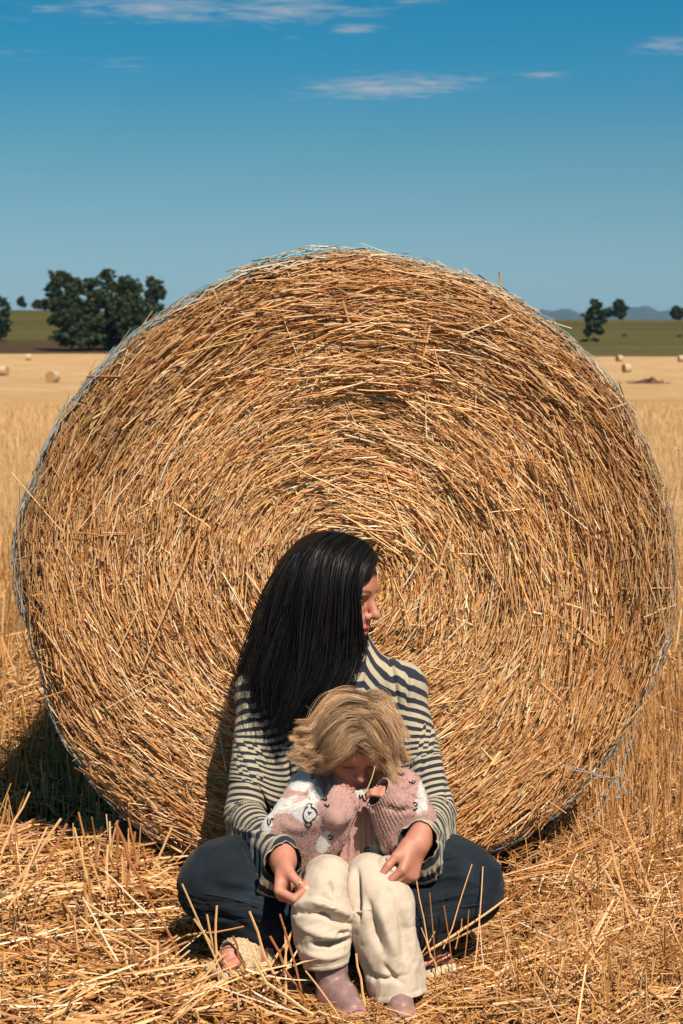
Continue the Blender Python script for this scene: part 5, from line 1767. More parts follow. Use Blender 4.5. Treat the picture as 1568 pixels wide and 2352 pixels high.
# the face and the far cheek stay clear
hs.ell(at_w(0.085, 0.0, -0.045), (0.064, 0.084, 0.098), np.stack([f, l, u], 1), 0.01, 'sub')
V, F = hs.mesh()
hair = obj('hair', mesh_np('hair', V, F, True, {'col': np.tile([0.0045, 0.0045, 0.0058], (len(V), 1))}), M['black_hair'], woman)
n = 6500
s = rng.random(n) ** 0.95 * (len(G) - 1)
cl = np.round(s * 16) / 16
s = s * 0.45 + cl * 0.55
i = np.clip(s.astype(int), 0, len(G) - 2); fr_ = (s - i)[:, None, None]
P = guides[i] * (1 - fr_) + guides[i + 1] * fr_
t = np.linspace(0, 1, MG)[None, :, None]
inw = norm(np.array(wHEAD)[None, None] + [0, 0.03, 0] - P)
P = P + inw * rng.uniform(-0.003, 0.012, (n, 1, 1))
ph = rng.uniform(0, 6.28, (n, 1, 3)); amp = rng.uniform(0.0006, 0.003, (n, 1, 1))
P = P + amp * np.sin(ph + t * rng.uniform(4, 11, (n, 1, 1))) * t
ck = (cl * 29.0)[:, None, None]
P = P + 0.0075 * np.concatenate([np.sin(ck + t * 8.5), np.sin(ck * 1.6 + t * 7.5 + 1.3), 0.3 * np.sin(ck * 2.1 + t * 9)], -1) * t ** 1.2
P = P + rng.normal(0, 0.0085, (n, 1, 3)) * t ** 2
keep = 1 - rng.random(n) ** 1.5 * 0.36 * (0.4 + 0.6 * np.sin(cl * 53.0) ** 2)                     # uneven ends
tt = np.linspace(0, 1, MG)[None] * keep[:, None] * (MG - 1)
ii = np.clip(tt.astype(int), 0, MG - 2); ff = (tt - ii)[..., None]
P = np.take_along_axis(P, ii[..., None], 1) * (1 - ff) + np.take_along_axis(P, ii[..., None] + 1, 1) * ff
fly = rng.random(n) < 0.075
P[fly] = P[fly] + (rng.normal(0, 0.018, (fly.sum(), 1, 3)) + np.array([-0.008, 0, 0.0])) * np.linspace(0, 1, MG)[None, :, None] ** 1.4
wisp = rng.random(n) < 0.22                                # loose ends hang below the rest
ed = norm(P[wisp, -1] - P[wisp, -3]) * rng.uniform(0.008, 0.045, (wisp.sum(), 1)) + rng.normal(0, 0.006, (wisp.sum(), 3))
P[wisp] += ed[:, None] * np.clip((np.linspace(0, 1, MG) - 0.7) / 0.3, 0, 1)[None, :, None] ** 1.5
rad = 0.00080 * np.linspace(1.0, 0.30, MG)[None] * rng.uniform(0.6, 1.3, (n, 1))
c = np.where(rng.random((n, 1)) < 0.15, np.array([[0.014, 0.0095, 0.0075]]), np.array([[0.0045, 0.0045, 0.0055]])) * rng.uniform(0.6, 1.9, (n, 1))
V, F, C = strands(P, rad, c)
obj('strands', mesh_np('strands', V, F, True, {'col': C}), M['black_hair'], hair, kind='stuff')

# ================================================================ the child
M['cream'] = cloth_mat('cream_cotton', (0.54, 0.435, 0.335), weave=800.0, wdist=0.0004, sheen=0.1, nscale=10.0, namt=0.05)
M['knit'] = cloth_mat('chenille_knit', use_attr=True, weave=520.0, wdist=0.0012, sheen=0.35, nscale=40.0, namt=0.10)
M['yarn'] = simple_mat('black_yarn', (0.018, 0.018, 0.026), rough=0.8, spec=0.2, nscale=200.0, namt=0.3)
M['rubber'] = simple_mat('boot_rubber', use_attr=True, rough=0.45, spec=0.35, nscale=60.0, namt=0.18)

child = thing('person', (0.027, -0.42, 0.0), 'toddler in pink sheep sweater and cream trousers on the woman\'s lap', 'person')
cHIP = [np.array([-0.025, -0.40, 0.135]), np.array([0.080, -0.40, 0.135])]
cKNEE = [W(757, 2012, -0.615), W(893, 2010, -0.60)]
cANK = [W(764, 2262, -0.664), W(905, 2258, -0.656)]
cSH = [W(712, 1812, -0.41), W(922, 1815, -0.41)]
cEL = [W(640, 1912, -0.485), W(958, 1880, -0.485)]
cWR = [W(772, 1866, -0.552), W(912, 1846, -0.525)]
cNECK = W(818, 1800, -0.415)
cHEAD = W(822, 1700, -0.432)
cF = np.array([0.10, -0.78, -0.62]); cU = np.array([0.12, -0.62, 0.78])
CS = 0.80

K = Solid((-0.22, -0.80, -0.02), (0.26, -0.26, 0.58), 0.0024)
at_c, fr_c = add_head(K, cHEAD, cF, cU, CS, True)
K.cone(at_c(-0.03, 0, -0.05), cNECK + [0, 0.01, -0.02], 0.036, 0.040, 0.02)
K.ell(cNECK + [0, 0.0, -0.04], (0.075, 0.050, 0.035), k=0.03)
cPEL = np.array([0.027, -0.40, 0.14])
K.chain([cPEL, cPEL * 0.45 + cNECK * 0.55, cNECK + [0, 0, -0.03]], [0.074, 0.072, 0.060], 0.03, sq=((0, 1, 0), 1.12))
for s in (0, 1):
    K.cone(cNECK + [0, 0, -0.03], cSH[s], 0.040, 0.036, 0.02)
    K.chain([cSH[s], cEL[s], cWR[s]], [0.034, 0.028, 0.020], 0.012)
    K.chain([cHIP[s], cKNEE[s]], [0.050, 0.031], 0.02)
    K.chain([cKNEE[s], cKNEE[s] * 0.6 + cANK[s] * 0.4, cANK[s]], [0.030, 0.027, 0.017], 0.012)
    K.chain([cANK[s], cANK[s] + [0.006, -0.020, -0.022]], [0.017, 0.014], 0.008)
mouth = at_c(0.088, 0, -0.062)
tc0, _ = hand(K, cWR[0], mouth - cWR[0] + np.array([-0.02, 0.0, -0.012]), (0.25, 0.62, 0.2), (-0.3, -0.2, 0.9), 0.56, ((60, 60, 40), (64, 62, 40), (66, 64, 40), (68, 66, 40)), 3.0, ((0.8, 0.3, 0.3), (0.9, -0.1, 0.3)))
tc1, _ = hand(K, cWR[1], np.array([-0.62, -0.05, 0.52]), (-0.5, 0.35, -0.3), (-0.5, -0.3, 0.3), 0.46, ((35, 40, 30), (38, 42, 30), (42, 44, 30), (46, 46, 30)), 4.0)
V, F = K.mesh()
cc = np.tile([0.50, 0.235, 0.165], (len(V), 1))
near = np.linalg.norm(V - cHEAD, axis=1) < 0.13
sub = cc[near]
paint_head(V[near], sub, at_c, fr_c, cHEAD, CS, (0.50, 0.15, 0.12), (0.36, 0.20, 0.10), (0.06, 0.035, 0.02), (0.60, 0.22, 0.16), (0.22, 0.12, 0.045))
cc[near] = sub
thin_out(obj('body', mesh_np('body', V, F, True, {'col': cc}), M['skin'], child), 0.45)

# ---- rubber boots
for s, (shaft0, ankle, heel, toe) in enumerate(((W(757, 2195, -0.655), W(766, 2280, -0.668), W(768, 2300, -0.660), W(810, 2321, -0.735)),
                                               (W(905, 2215, -0.640), W(905, 2275, -0.660), W(906, 2280, -0.650), W(922, 2292, -0.726)))):
    boot = obj('boot', None, None, child)
    heel[2] = 0.026; toe[2] = 0.024
    b = Solid(np.minimum(shaft0, toe) - 0.09, np.maximum(shaft0, heel) + 0.09, 0.0024)
    b.cone(shaft0, ankle, 0.034, 0.029, 0.01)
    b.cone(ankle, heel + [0, 0, 0.012], 0.029, 0.026, 0.012)
    b.cone(heel + [0, 0, 0.010], toe + [0, 0, 0.002], 0.026, 0.023, 0.015, sq=((0, 0, 1), 1.12))
    b.cone(ankle, heel * 0.45 + toe * 0.55 + [0, 0, 0.008], 0.027, 0.024, 0.015)
    b.cone(heel + [0, 0, -0.004], toe + [0, 0, -0.004], 0.0265, 0.0265, 0.006, sq=((0, 0, 1), 2.2))
    b.cone(ankle + [0, -0.004, -0.012], heel * 0.55 + toe * 0.45 + [0, 0, 0.012], 0.027, 0.025, 0.012)
    b.cone(shaft0 + norm(shaft0 - ankle) * 0.03, shaft0 + norm(shaft0 - ankle) * 0.004, 0.031, 0.031, 0.002, 'sub')
    V, F = b.mesh()
    d = toe - heel; d[2] = 0; d /= np.linalg.norm(d)
    base = np.array([0.25, 0.145, 0.138]); pk = np.array([0.44, 0.225, 0.19])
    m = ss(0.040, 0.024, V[:, 2])[:, None]
    scuff = ss(0.52, 0.66, fbm(V, 55.0, 3, 88) * 0.5 + 0.5)[:, None] * 0.18
    cb = base * (1 - m) + pk * m
    cb = cb * (1 - scuff) + np.array([0.62, 0.50, 0.44]) * scuff
    obj('upper', mesh_np('upper', V, F, True, {'col': cb}), M['rubber'], boot)
    so = Solid(np.minimum(heel, toe) - 0.08, np.maximum(heel, toe) + 0.08, 0.0026)
    so.cone(np.array([heel[0], heel[1], heel[2] - 0.013]), np.array([toe[0], toe[1], toe[2] - 0.013]), 0.0275, 0.0280, 0.005, sq=((0, 0, 1), 3.6))
    V, F = so.mesh()
    obj('sole', mesh_np('sole', V, F, True, {'col': np.tile([0.60, 0.33, 0.28], (len(V), 1))}), M['rubber'], boot)

# ---- cream trousers
trousers = obj('trousers', None, None, child)
T = Solid(cPEL - 0.15, cPEL + 0.15, 0.005)
T.ell(cPEL, (0.088, 0.075, 0.070), k=0.03)
for s in (0, 1):
    T.chain([cHIP[s], cHIP[s] * 0.6 + cKNEE[s] * 0.4], [0.062, 0.055], 0.03)
V, F = T.mesh()
obj('seat', mesh_np('seat', V, F), M['cream'], trousers)
LEG = [[(752, 2014, -0.600, 0.040), (750, 2035, -0.626, 0.041), (741, 2088, -0.640, 0.056), (739, 2135, -0.648, 0.057), (746, 2185, -0.656, 0.048), (750, 2216, -0.660, 0.040)],
       [(845, 2012, -0.580, 0.042), (850, 2035, -0.612, 0.044), (874, 2075, -0.628, 0.062), (881, 2135, -0.640, 0.060), (900, 2210, -0.652, 0.058), (914, 2288, -0.668, 0.054)]]
STROKE = [[([(676, 2098), (720, 2094), (763, 2106), (812, 2126)], 7, -13), ([(680, 2078), (725, 2076), (768, 2088), (806, 2104)], 9, 8), ([(715, 2168), (760, 2170), (802, 2158)], 6, -12), ([(720, 2150), (765, 2150), (800, 2140)], 8, 6), ([(755, 2022), (763, 2055)], 5, -6),
           ([(770, 2150), (785, 2143), (803, 2142)], 5, -8), ([(735, 2060), (752, 2066), (765, 2075)], 7, -4), ([(690, 2130), (720, 2140), (760, 2138)], 9, 4), ([(700, 2190), (750, 2200), (795, 2190)], 8, 4)],
          [([(820, 1998), (822, 2050), (823, 2122)], 5, -9), ([(808, 2000), (806, 2050), (810, 2110)], 8, 6), ([(842, 2060), (858, 2130), (880, 2190)], 9, -8), ([(868, 2070), (890, 2140), (910, 2200)], 12, 6), ([(883, 2046), (905, 2046)], 5, -5),
           ([(826, 2195), (845, 2230), (862, 2255)], 6, -6), ([(905, 2060), (925, 2120), (930, 2200)], 9, -5), ([(940, 2070), (945, 2130), (950, 2200)], 8, 4), ([(850, 2240), (890, 2250), (930, 2240)], 6, -5), ([(880, 2215), (900, 2240), (925, 2260)], 6, -5)]]
for s in (0, 1):
    hip = cHIP[s]
    k0 = W(*LEG[s][0][:3])
    path = [hip * 0.85 + k0 * 0.15, hip * 0.4 + k0 * 0.6] + [W(x, y, d) for x, y, d, r in LEG[s]]
    rr = [0.060, 0.052] + [r for x, y, d, r in LEG[s]]
    nu, nv = 190, 120
    X, P_, r_ = sleeve_grid(path, rr, nu, nv, (0, 0, 1))
    out_ = norm(X - P_[:, None])
    arc = np.linspace(0, 1, nu)[:, None] * np.ones((1, nv))
    body_ = np.stack([X[..., 0] * 20, X[..., 1] * 20, X[..., 2] * (24 if s == 0 else 9)], -1)
    X = X + out_ * (0.0055 * (fbm(body_, 1.0, 3, 405 + s) + 0.2) * ss(0.30, 0.45, arc))[..., None]
    X = X + out_ * (0.0022 * fold_noise(X.reshape(-1, 3), np.tile(norm(np.array([0.5, 0, 1.0 if s else 0.3])), (nu * nv, 1)), 34.0, 410 + s, 4.0).reshape(nu, nv))[..., None]
    X = X + out_ * (0.0009 * fold_noise(X.reshape(-1, 3), np.tile(norm(np.array([1.0, 0.2, 0.4 if s == 0 else 1.4])), (nu * nv, 1)), 85.0, 420 + s, 6.0).reshape(nu, nv) * ss(0.3, 0.45, arc))[..., None]
    X[-5:] = X[-5:] + out_[-5:] * np.array([0.0, 0.0012, 0.0014, 0.0014, 0.0010])[:, None, None]      # turned hem
    cloth_obj('leg', X, M['cream'], trousers, sub=False, strokes=STROKE[s], over=K, gain=1.6)

# ---- pink sweater with sheep
sweater = obj('sweater', None, None, child)
PINK = np.array([0.44, 0.25, 0.215]); WHITE = np.array([0.62, 0.585, 0.54])
BLOBS = [(692, 1790, 34, 27, 20), (660, 1850, 52, 18, 12), (704, 1858, 36, 30, -10), (610, 1880, 16, 30, 0), (622, 1848, 30, 14, 20), (970, 1830, 14, 44, -8), (745, 1935, 16, 26, -20), (866, 1965, 22, 26, 30),
         (832, 1822, 24, 14, 10), (725, 1825, 18, 18, 0)]


def knit_col(X):
    p = proj(X)
    w = np.zeros(X.shape[:-1])
    wob = 7 * fbm(X, 60.0, 3, 5)
    for (x, y, a, b, t) in BLOBS:
        c, s_ = math.cos(R(t)), math.sin(R(t))
        dx, dy = p[..., 0] - x + wob, p[..., 1] - y + wob
        q = np.hypot((dx * c - dy * s_) / a, (dx * s_ + dy * c) / b)
        w = np.maximum(w, ss(1.12, 0.92, q))
    return PINK + (WHITE - PINK) * w[..., None]


nu, nv = 64, 84
zt, zb = cNECK[2] + 0.005, 0.115
k_ = np.linspace(0, 1, nu)
zz = zt + (zb - zt) * k_
aa = np.interp(k_, [0, 0.08, 0.2, 0.35, 0.7, 1], [0.046, 0.072, 0.100, 0.098, 0.094, 0.098])
bb = np.interp(k_, [0, 0.08, 0.2, 0.35, 0.7, 1], [0.044, 0.058, 0.072, 0.080, 0.086, 0.082])
t_ = np.arange(nv) / nv * 2 * np.pi
cxx = np.interp(k_, [0, 1], [cNECK[0], cPEL[0]])
X = np.stack([cxx[:, None] + aa[:, None] * np.cos(t_), -0.412 + bb[:, None] * np.sin(t_), np.repeat(zz[:, None], nv, 1)], -1)
ru = np.linalg.norm(np.diff(X, axis=0), axis=-1) * 1.04
rv = np.linalg.norm(np.roll(X, -1, 1) - X, axis=-1) * 1.04
X = X + 0.005 * np.stack([fbm(X, 12.0, 2, 421 + c) for c in range(3)], -1)
pin = np.ones((nu, nv)); pin[0] = 0; pin[-1] = 0
Xb = settle(X, ru, rv, [K], pin, steps=30, iters=7, grav=1.0, thick=0.008, bend=0.16)
knits = [cloth_obj('sweater_body', Xb, M['knit'], sweater, attrs={'col': knit_col(Xb)})]
for s in (0, 1):
    top = cSH[s] + np.array([(0.03, -0.03)[s], 0, 0.006])
    el = cEL[s]; wr = cWR[s]
    d = norm(wr - el)
    tipc = wr + (norm(mouth - wr) * 0.052 if s == 0 else np.array([-0.036, -0.008, 0.026]))
    path = [top, cSH[s] + np.array([(-0.008, 0.010)[s], -0.004, -0.012]), cSH[s] * 0.4 + el * 0.6 + np.array([(-0.008, 0.010)[s], 0.0, 0.0]), el + np.array([(-0.002, 0.008)[s], -0.004, -0.006]), el * 0.55 + wr * 0.45 + [0, -0.008, -0.004], wr * 0.9 + el * 0.1, tipc]
    nu, nv = 92, 60
    crease = [([(648, 1845), (704, 1830), (724, 1806)], 6, -9), ([(660, 1862), (712, 1850), (745, 1832)], 9, 5), ([(628, 1810), (655, 1790), (680, 1768)], 8, -5), ([(640, 1890), (690, 1905), (745, 1890)], 10, 4), ([(745, 1880), (775, 1862), (800, 1835)], 5, -4)] if s == 0 else [([(880, 1850), (915, 1862), (950, 1858)], 7, -6), ([(900, 1822), (935, 1812), (958, 1822)], 8, -4)]
    X, P_, r_ = sleeve_grid(path, [0.040, 0.054, 0.057, 0.056, 0.052, 0.037, 0.031], nu, nv, (0, -1, 0))
    lu = np.linalg.norm(np.diff(P_, axis=0), axis=1)
    q = np.linspace(0, 1, nu - 1)
    ex = 1.03 + 0.12 * ss(0.2, 0.35, q) * ss(0.85, 0.7, q)
    ru = np.repeat((lu * ex)[:, None], nv, 1)
    rv = np.repeat((2 * np.pi * r_ / nv * 1.05)[:, None], nv, 1)
    X = X + 0.005 * np.stack([fbm(X, 14.0, 2, 441 + c + 9 * s) for c in range(3)], -1)
    pin = np.ones((nu, nv)); pin[:2] = 0; pin[-2:] = 0
    Xs = settle(X, ru, rv, [K], pin, steps=34, iters=8, grav=0.9, thick=0.007, bend=0.14)
    rib = ss(0.80, 0.84, np.linspace(0, 1, nu))[:, None, None]
    T_ = norm(np.gradient(Xs, axis=0)); Sd = norm(np.roll(Xs, -1, 1) - np.roll(Xs, 1, 1)); Nn = np.cross(Sd, T_)
    Xs = subdiv_grid(Xs); rib = ss(0.80, 0.84, np.linspace(0, 1, Xs.shape[0]))[:, None, None]
    T_ = norm(np.gradient(Xs, axis=0)); Sd = norm(np.roll(Xs, -1, 1) - np.roll(Xs, 1, 1)); Nn = np.cross(T_, Sd)
    sg = np.sign(((Xs - Xs.mean(1, keepdims=True)) * Nn).sum(-1).mean())
    Xs = Xs + sg * Nn * rib * 0.0014 * np.sin(np.arange(Xs.shape[1]) / Xs.shape[1] * 2 * np.pi * 30)[None, :, None]
    Fs_ = grid_faces(Xs.shape[0], Xs.shape[1], True); Vs_ = Xs.reshape(-1, 3); Ns_ = vert_normals(Vs_, Fs_)
    if ((Vs_ - Xs.mean(1, keepdims=True).repeat(Xs.shape[1], 1).reshape(-1, 3)) * Ns_).sum() < 0: Ns_ = -Ns_
    Xs = sculpt(Vs_, Ns_, crease).reshape(Xs.shape)
    c_ = knit_col(Xs)
    c_ = c_ * (1 - rib) + PINK * 0.98 * rib
    knits.append(cloth_obj('sleeve', Xs, M['knit'], sweater, attrs={'col': c_}, sub=False))
# chenille fuzz standing off the knit
Ps, Cs = [], []
for (o, X) in knits:
    me = o.data
    V = X.reshape(-1, 3)
    nrm = np.zeros(len(V) * 3, np.float32); me.vertices.foreach_get('normal', nrm); nrm = nrm.reshape(-1, 3)
    ctr = X.mean(1, keepdims=True); sg = np.sign(((X - ctr).reshape(-1, 3) * nrm).sum(-1).mean())
    i = rng.integers(0, len(V), 11000)
    cm = np.zeros(len(V) * 4, np.float32); me.attributes['col'].data.foreach_get('color', cm); cm = cm.reshape(-1, 4)[:, :3]
    L = rng.uniform(0.0008, 0.0022, (len(i), 1))
    d = norm(nrm[i] * sg + rng.normal(0, 0.7, (len(i), 3)))
    b0 = V[i] + rng.normal(0, 0.0012, (len(i), 3))
    Ps.append(np.stack([b0, b0 + d * L], 1)); Cs.append(cm[i] * rng.uniform(0.85, 1.15, (len(i), 1)))
P = np.concatenate(Ps); C = np.concatenate(Cs)
V, F, C = strands(P, np.tile([[0.0006, 0.0003]], (len(P), 1)), C)
obj('fuzz', mesh_np('fuzz', V, F, True, {'col': C}), M['knit'], sweater, kind='stuff')
# stitched outlines of the sheep: heads, ears, hooves, laid on the knit where the photo shows them
vv, ff, oo = [], [], 0
for (o, X) in knits:
    v = X.reshape(-1, 3); fgrid = grid_faces(X.shape[0], X.shape[1], True)
    vv.append(v); ff.append(fgrid + oo); oo += len(v)
bvh = BVHTree.FromPolygons([tuple(x) for x in np.concatenate(vv)], [tuple(int(k) for k in x) for x in np.concatenate(ff)])


def stitch(pts, name='sheep_outline', closed=False, r=0.0011):
    if closed: pts = list(pts) + [pts[0]]
    Q = catmull(np.array([(x, y, 0) for x, y in pts], float), max(10, len(pts) * 5))
    out = []
    for x, y, _ in Q:
        d = Vector(pix_dir(x, y)).normalized()
        h = bvh.ray_cast(Vector(CAM), d, 8.0)
        if h[0] is not None:
            out.append(np.array(h[0]) - np.array(d) * 0.0022)
    if len(out) < 3: return None
    V, F = tube(np.array(out), r, 6)
    return V, F


def zz2(x, y): return (880 + x / 2.3059) / 1.5223, (2340 + y / 2.3059) / 1.5223


SH = [[(455, 1105), (430, 1130), (415, 1165), (420, 1200), (440, 1225), (465, 1235), (490, 1215), (515, 1195), (528, 1165), (520, 1140), (500, 1120), (480, 1110)],
      [(430, 1125), (440, 1098), (462, 1082), (480, 1090), (478, 1110)], [(440, 1222), (432, 1245), (445, 1265), (470, 1268), (482, 1245), (470, 1228)],
      [(455, 1150), (468, 1160), (460, 1170)], [(468, 1160), (480, 1152)],
      [(250, 790), (255, 815), (275, 840), (300, 855), (330, 850), (350, 835), (365, 825)], [(250, 790), (268, 778), (285, 785), (300, 800), (320, 805)], [(340, 815), (352, 795), (362, 775)], [(290, 800), (300, 790), (312, 782)],
      [(270, 780), (280, 800), (295, 808)], [(325, 830), (345, 820), (366, 822)]]
HOOF = [[(130, 1205), (128, 1240), (140, 1252), (150, 1235), (148, 1210)], [(160, 1200), (168, 1215), (172, 1200)], [(570, 1040), (590, 1055), (604, 1050), (600, 1035)], [(588, 1085), (600, 1100), (618, 1105), (622, 1090)],
        [(468, 850), (485, 845), (500, 868), (490, 880), (475, 870)], [(462, 825), (478, 835), (492, 848)], [(868, 1010), (875, 1035), (890, 1025)], [(890, 1010), (903, 1050), (918, 1060), (928, 1040), (920, 1015)], [(915, 1000), (935, 1030)],
        [(1265, 905), (1285, 915), (1300, 895)], [(1290, 920), (1310, 915), (1318, 900)], [(1300, 1080), (1320, 1075), (1335, 1095), (1318, 1100)], [(1302, 1130), (1318, 1132), (1335, 1115)],
        [(905, 1450), (910, 1468), (950, 1465)], [(912, 1445), (948, 1440)], [(905, 1500), (930, 1490), (948, 1485)], [(615, 1350), (632, 1342), (650, 1358), (636, 1376), (618, 1368)]]
def marks(grp, nm, r):
    parts = [p for p in (stitch([zz2(*p) for p in q], r=r) for q in grp) if p]
    if parts:
        V, F = merge(parts)
        obj(nm, mesh_np(nm, V, F), M['yarn'], sweater)


marks(SH[:5], 'sheep_outline', 0.0011)
marks(SH[5:], 'sheep_outline', 0.0011)
for q in HOOF:
    marks([q], 'sheep_hoof', 0.0013)

# a straw between lips and fingers
# ---- tousled blond hair
def on_head(x, y, off=0.0):
    """point at photo (x, y) on the child's hair dome"""
    rx, ry, rz = 0.066 + off, 0.082 + off, 0.083 + off
    c = cHEAD + np.array([0.0, 0.0, 0.006])
    o = CAM - c; d = pix_dir(x, y); d = d / np.linalg.norm(d)
    sc = np.array([rx, ry, rz]); o2, d2 = o / sc, d / sc
    A, Bq, Cq = d2 @ d2, o2 @ d2, o2 @ o2 - 1
    disc = Bq * Bq - A * Cq
    if disc <= 0:
        t = -Bq / A
    else:
        t = (-Bq - math.sqrt(disc)) / A
    return CAM + d * t


HL = [[(846, 1600), (806, 1588), (766, 1600), (738, 1630), (716, 1660), (690, 1668)],
      [(846, 1603), (800, 1593), (755, 1613), (718, 1652), (694, 1678), (672, 1676)],
      [(842, 1620), (792, 1613), (742, 1646), (712, 1692), (692, 1720), (668, 1722)],
      [(837, 1640), (787, 1640), (744, 1682), (722, 1727), (700, 1754), (676, 1744)],
      [(832, 1665), (792, 1672), (762, 1712), (744, 1747), (714, 1766), (688, 1752)],
      [(827, 1688), (802, 1698), (784, 1720), (762, 1740), (732, 1752), (703, 1750)],
      [(822, 1704), (813, 1712), (799, 1726), (776, 1741), (748, 1752)]]
HR = [[(850, 1600), (872, 1590), (898, 1602), (918, 1632), (930, 1662), (938, 1690)],
      [(852, 1603), (884, 1600), (912, 1627), (925, 1662), (930, 1702), (936, 1726)],
      [(848, 1622), (880, 1631), (906, 1664), (917, 1702), (917, 1746), (927, 1768)],
      [(843, 1645), (871, 1661), (895, 1697), (906, 1737), (903, 1777), (893, 1802)],
      [(837, 1668), (859, 1691), (882, 1722), (897, 1757), (895, 1792), (880, 1806)],
      [(829, 1692), (847, 1705), (870, 1720), (892, 1742), (899, 1772), (892, 1796)],
      [(823, 1706), (838, 1714), (857, 1724), (878, 1736), (894, 1758)]]
MH = 12
hc = Solid(cHEAD - 0.15, cHEAD + 0.15, 0.004)
f, l, u = fr_c
hc.ell(cHEAD + [0, 0.012, 0.010], (0.070, 0.078, 0.080), None, 0.01)
hc.ell(at_c(0.085, 0, -0.055), np.array([0.056, 0.072, 0.076]) * CS, np.stack([f, l, u], 1), 0.01, 'sub')
V, F = hc.mesh()
chair_ = obj('hair', mesh_np('hair', V, F, True, {'col': np.tile([0.28, 0.16, 0.065], (len(V), 1))}), M['blond_hair'], child)
allP, allC, allR = [], [], []
for side, HG in ((-1, HL), (1, HR)):
    gd = np.array([catmull([on_head(814 + (x - 814) * (0.80 if side > 0 else 0.86), 1690 + (y - 1690) * 0.93, (0.000, 0.004, 0.006, 0.006, 0.007, 0.008)[min(i, 5)]) for i, (x, y) in enumerate(g)], MH) for g in HG])
    nl, per = 70, 105
    n = nl * per
    ls = (np.arange(nl) + rng.uniform(0, 1, nl)) / nl * (len(HG) - 1)            # locks side by side, each with its own wave and layer
    i = np.clip(ls.astype(int), 0, len(HG) - 2); fr_ = (ls - i)[:, None, None]
    Lk = gd[i] * (1 - fr_) + gd[i + 1] * fr_
    Lk = Lk + np.array([-side * 0.009, 0, 0]) * (1 - np.linspace(0, 1, MH)[None, :, None]) ** 2 * rng.uniform(0.2, 1.6, (nl, 1, 1)) + rng.normal(0, 0.004, (nl, 1, 3)) * (1 - np.linspace(0, 1, MH)[None, :, None]) ** 2
    t = np.linspace(0, 1, MH)[None, :, None]
    up_ = norm(Lk - cHEAD)
    Lk = Lk + up_ * (rng.uniform(-0.007, 0.010, (nl, 1, 1)) * np.sin(t * 3.0))
    ph = rng.uniform(0, 6.28, (nl, 1, 3)); fq = rng.uniform(4.0, 7.5, (nl, 1, 1))
    Lk = Lk + rng.uniform(0.006, 0.015, (nl, 1, 1)) * np.sin(ph + t * fq) * t ** 1.1
    curl = rng.uniform(-0.008, 0.020, (nl, 1, 1)) * np.clip((t - 0.6) / 0.4, 0, 1) ** 1.5
    Lk = Lk + up_ * curl
    k = np.repeat(np.arange(nl), per)
    wdt = (0.0046 * np.sin(np.clip(t, 0.12, 1) * 2.75) + 0.0012)
    P = Lk[k] + rng.normal(0, 1.0, (n, 1, 3)) * wdt * rng.uniform(0.5, 1.1, (n, 1, 1))
    P = P + rng.normal(0, 0.0016, (n, 1, 3)) * t ** 2
    fly = rng.random(n) < 0.035
    P[fly] += rng.normal(0, 0.011, (fly.sum(), 1, 3)) * t ** 1.3
    allP.append(P)
    tone = rng.uniform(0.75, 1.2, (n, 1)) * rng.uniform(0.72, 1.22, nl)[k][:, None]
    mixc = np.clip(rng.uniform(0.1, 1.0, nl)[k] + rng.normal(0, 0.2, n), 0, 1)[:, None]
    allC.append((np.array([[0.42, 0.225, 0.11]]) * (1 - mixc) + np.array([[0.86, 0.62, 0.39]]) * mixc) * tone)
    allC[-1] = allC[-1][:, None] * (0.50 + 0.60 * np.clip(t * 2.6, 0, 1) ** 0.8)  # dark roots; the darkening also paints in shading of the bowed head
    allR.append(0.00030 * np.linspace(1, 0.4, MH)[None] * rng.uniform(0.6, 1.3, (n, 1)))
# back of the head, frizz over the crown and the curls behind the ear
n = 700
th = rng.uniform(0, 2 * np.pi, n); el_ = rng.uniform(-0.3, 1.1, n)
root = cHEAD + [0, 0, 0.006] + np.stack([0.076 * np.cos(th) * np.cos(el_), 0.080 + 0 * th, 0.088 * np.sin(el_)], -1) * np.stack([np.ones(n), 0.45 * np.ones(n), np.ones(n)], -1)
dr = norm(root - cHEAD + np.array([0, 0.0, 0.01]))
t = np.linspace(0, 1, MH)[None, :, None]
L = rng.uniform(0.012, 0.035, (n, 1, 1))
P = root[:, None] + (dr[:, None] * 0.5 + np.array([0, 0.02, -0.35]) * t) * L * t * 1.6
P = P + 0.005 * np.sin(rng.uniform(0, 6, (n, 1, 3)) + t * rng.uniform(6, 14, (n, 1, 1))) * t
allP.append(P); allC.append(np.repeat((np.array([[0.56, 0.40, 0.20]]) * rng.uniform(0.7, 1.25, (n, 1)))[:, None], MH, 1)); allR.append(0.0005 * np.linspace(1, 0.4, MH)[None] * np.ones((n, 1)))
n = 500                                              # ringlets at the right
bx = rng.uniform(880, 898, n); by = rng.uniform(1630, 1735, n)
P0 = np.array([W(x, y, -0.40) for x, y in zip(bx, by)])
t = np.linspace(0, 1, MH)[None, :, None]
ph = (np.round(by / 14) * 2.1)[:, None, None] + rng.normal(0, 0.3, (n, 1, 1))
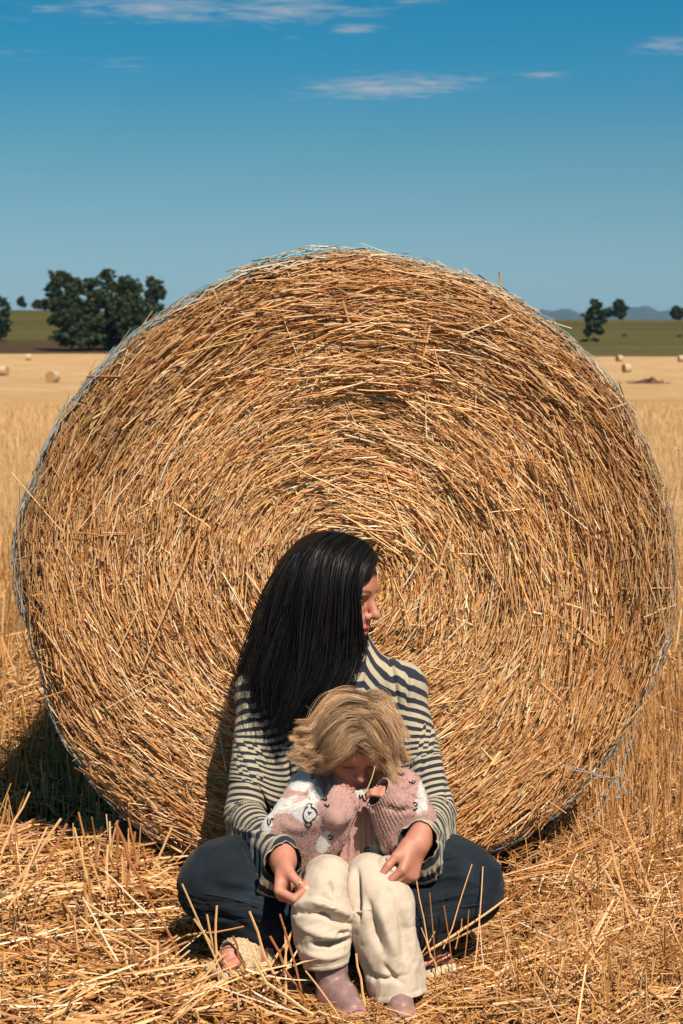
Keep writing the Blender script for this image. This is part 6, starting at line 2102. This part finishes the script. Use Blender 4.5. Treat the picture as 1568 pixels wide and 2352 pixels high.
P = P0[:, None] + np.concatenate([0.010 * t + 0.008 * np.sin(ph + t * 8), 0.006 * np.cos(ph + t * 8), -0.030 * t + 0.006 * np.cos(ph * 1.3 + t * 7)], -1)
allP.append(P); allC.append(np.repeat((np.array([[0.60, 0.46, 0.26]]) * rng.uniform(0.7, 1.2, (n, 1)))[:, None], MH, 1)); allR.append(0.0005 * np.linspace(1, 0.4, MH)[None] * np.ones((n, 1)))
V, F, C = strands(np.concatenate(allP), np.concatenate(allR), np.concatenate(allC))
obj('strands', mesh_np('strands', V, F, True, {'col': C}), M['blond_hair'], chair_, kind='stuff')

# a stalk the child chews on
sv, sf, sc_2 = stalks(np.array([(W(842, 1812, -0.575) + W(858, 1768, -0.560)) / 2]), np.array([W(858, 1768, -0.560) - W(842, 1812, -0.575)]), np.array([[0, -1.0, 0.2]]), np.array([0.055]), np.array([0.0022]), np.array([0.0018]), np.array([0.002]), np.array([[0.72, 0.52, 0.26]]), nseg=4)
o = obj('straw_stalk', mesh_np('straw_stalk', sv, sf, False, {'col': sc_2}), M['straw'])
tag(o, 'thin straw stalk held between the toddler\'s fingers and mouth', 'straw')

# ================================================================ the air between here and the mountains
hv = np.array([[x, y, z] for x in (-31000.0, 31000.0) for y in (-31000.0, 31000.0) for z in (-62.0, 420.0)])
hf = np.array([[0, 1, 3, 2], [4, 6, 7, 5], [0, 4, 5, 1], [2, 3, 7, 6], [0, 2, 6, 4], [1, 5, 7, 3]])
hm = bpy.data.materials.new('haze'); hm.use_nodes = True
ht = hm.node_tree
for n in list(ht.nodes):
    ht.nodes.remove(n)
ho = ht.nodes.new('ShaderNodeOutputMaterial'); hp = ht.nodes.new('ShaderNodeVolumePrincipled')
hp.inputs['Color'].default_value = (0.42, 0.66, 0.95, 1.0)
hp.inputs['Density'].default_value = 3.0e-5
hp.inputs['Anisotropy'].default_value = 0.0
ht.links.new(hp.outputs[0], ho.inputs['Volume'])
haze = obj('haze', mesh_np('haze', hv, hf, False), hm, kind='stuff')
tag(haze, 'thin blue haze in front of the far mountains', 'haze')
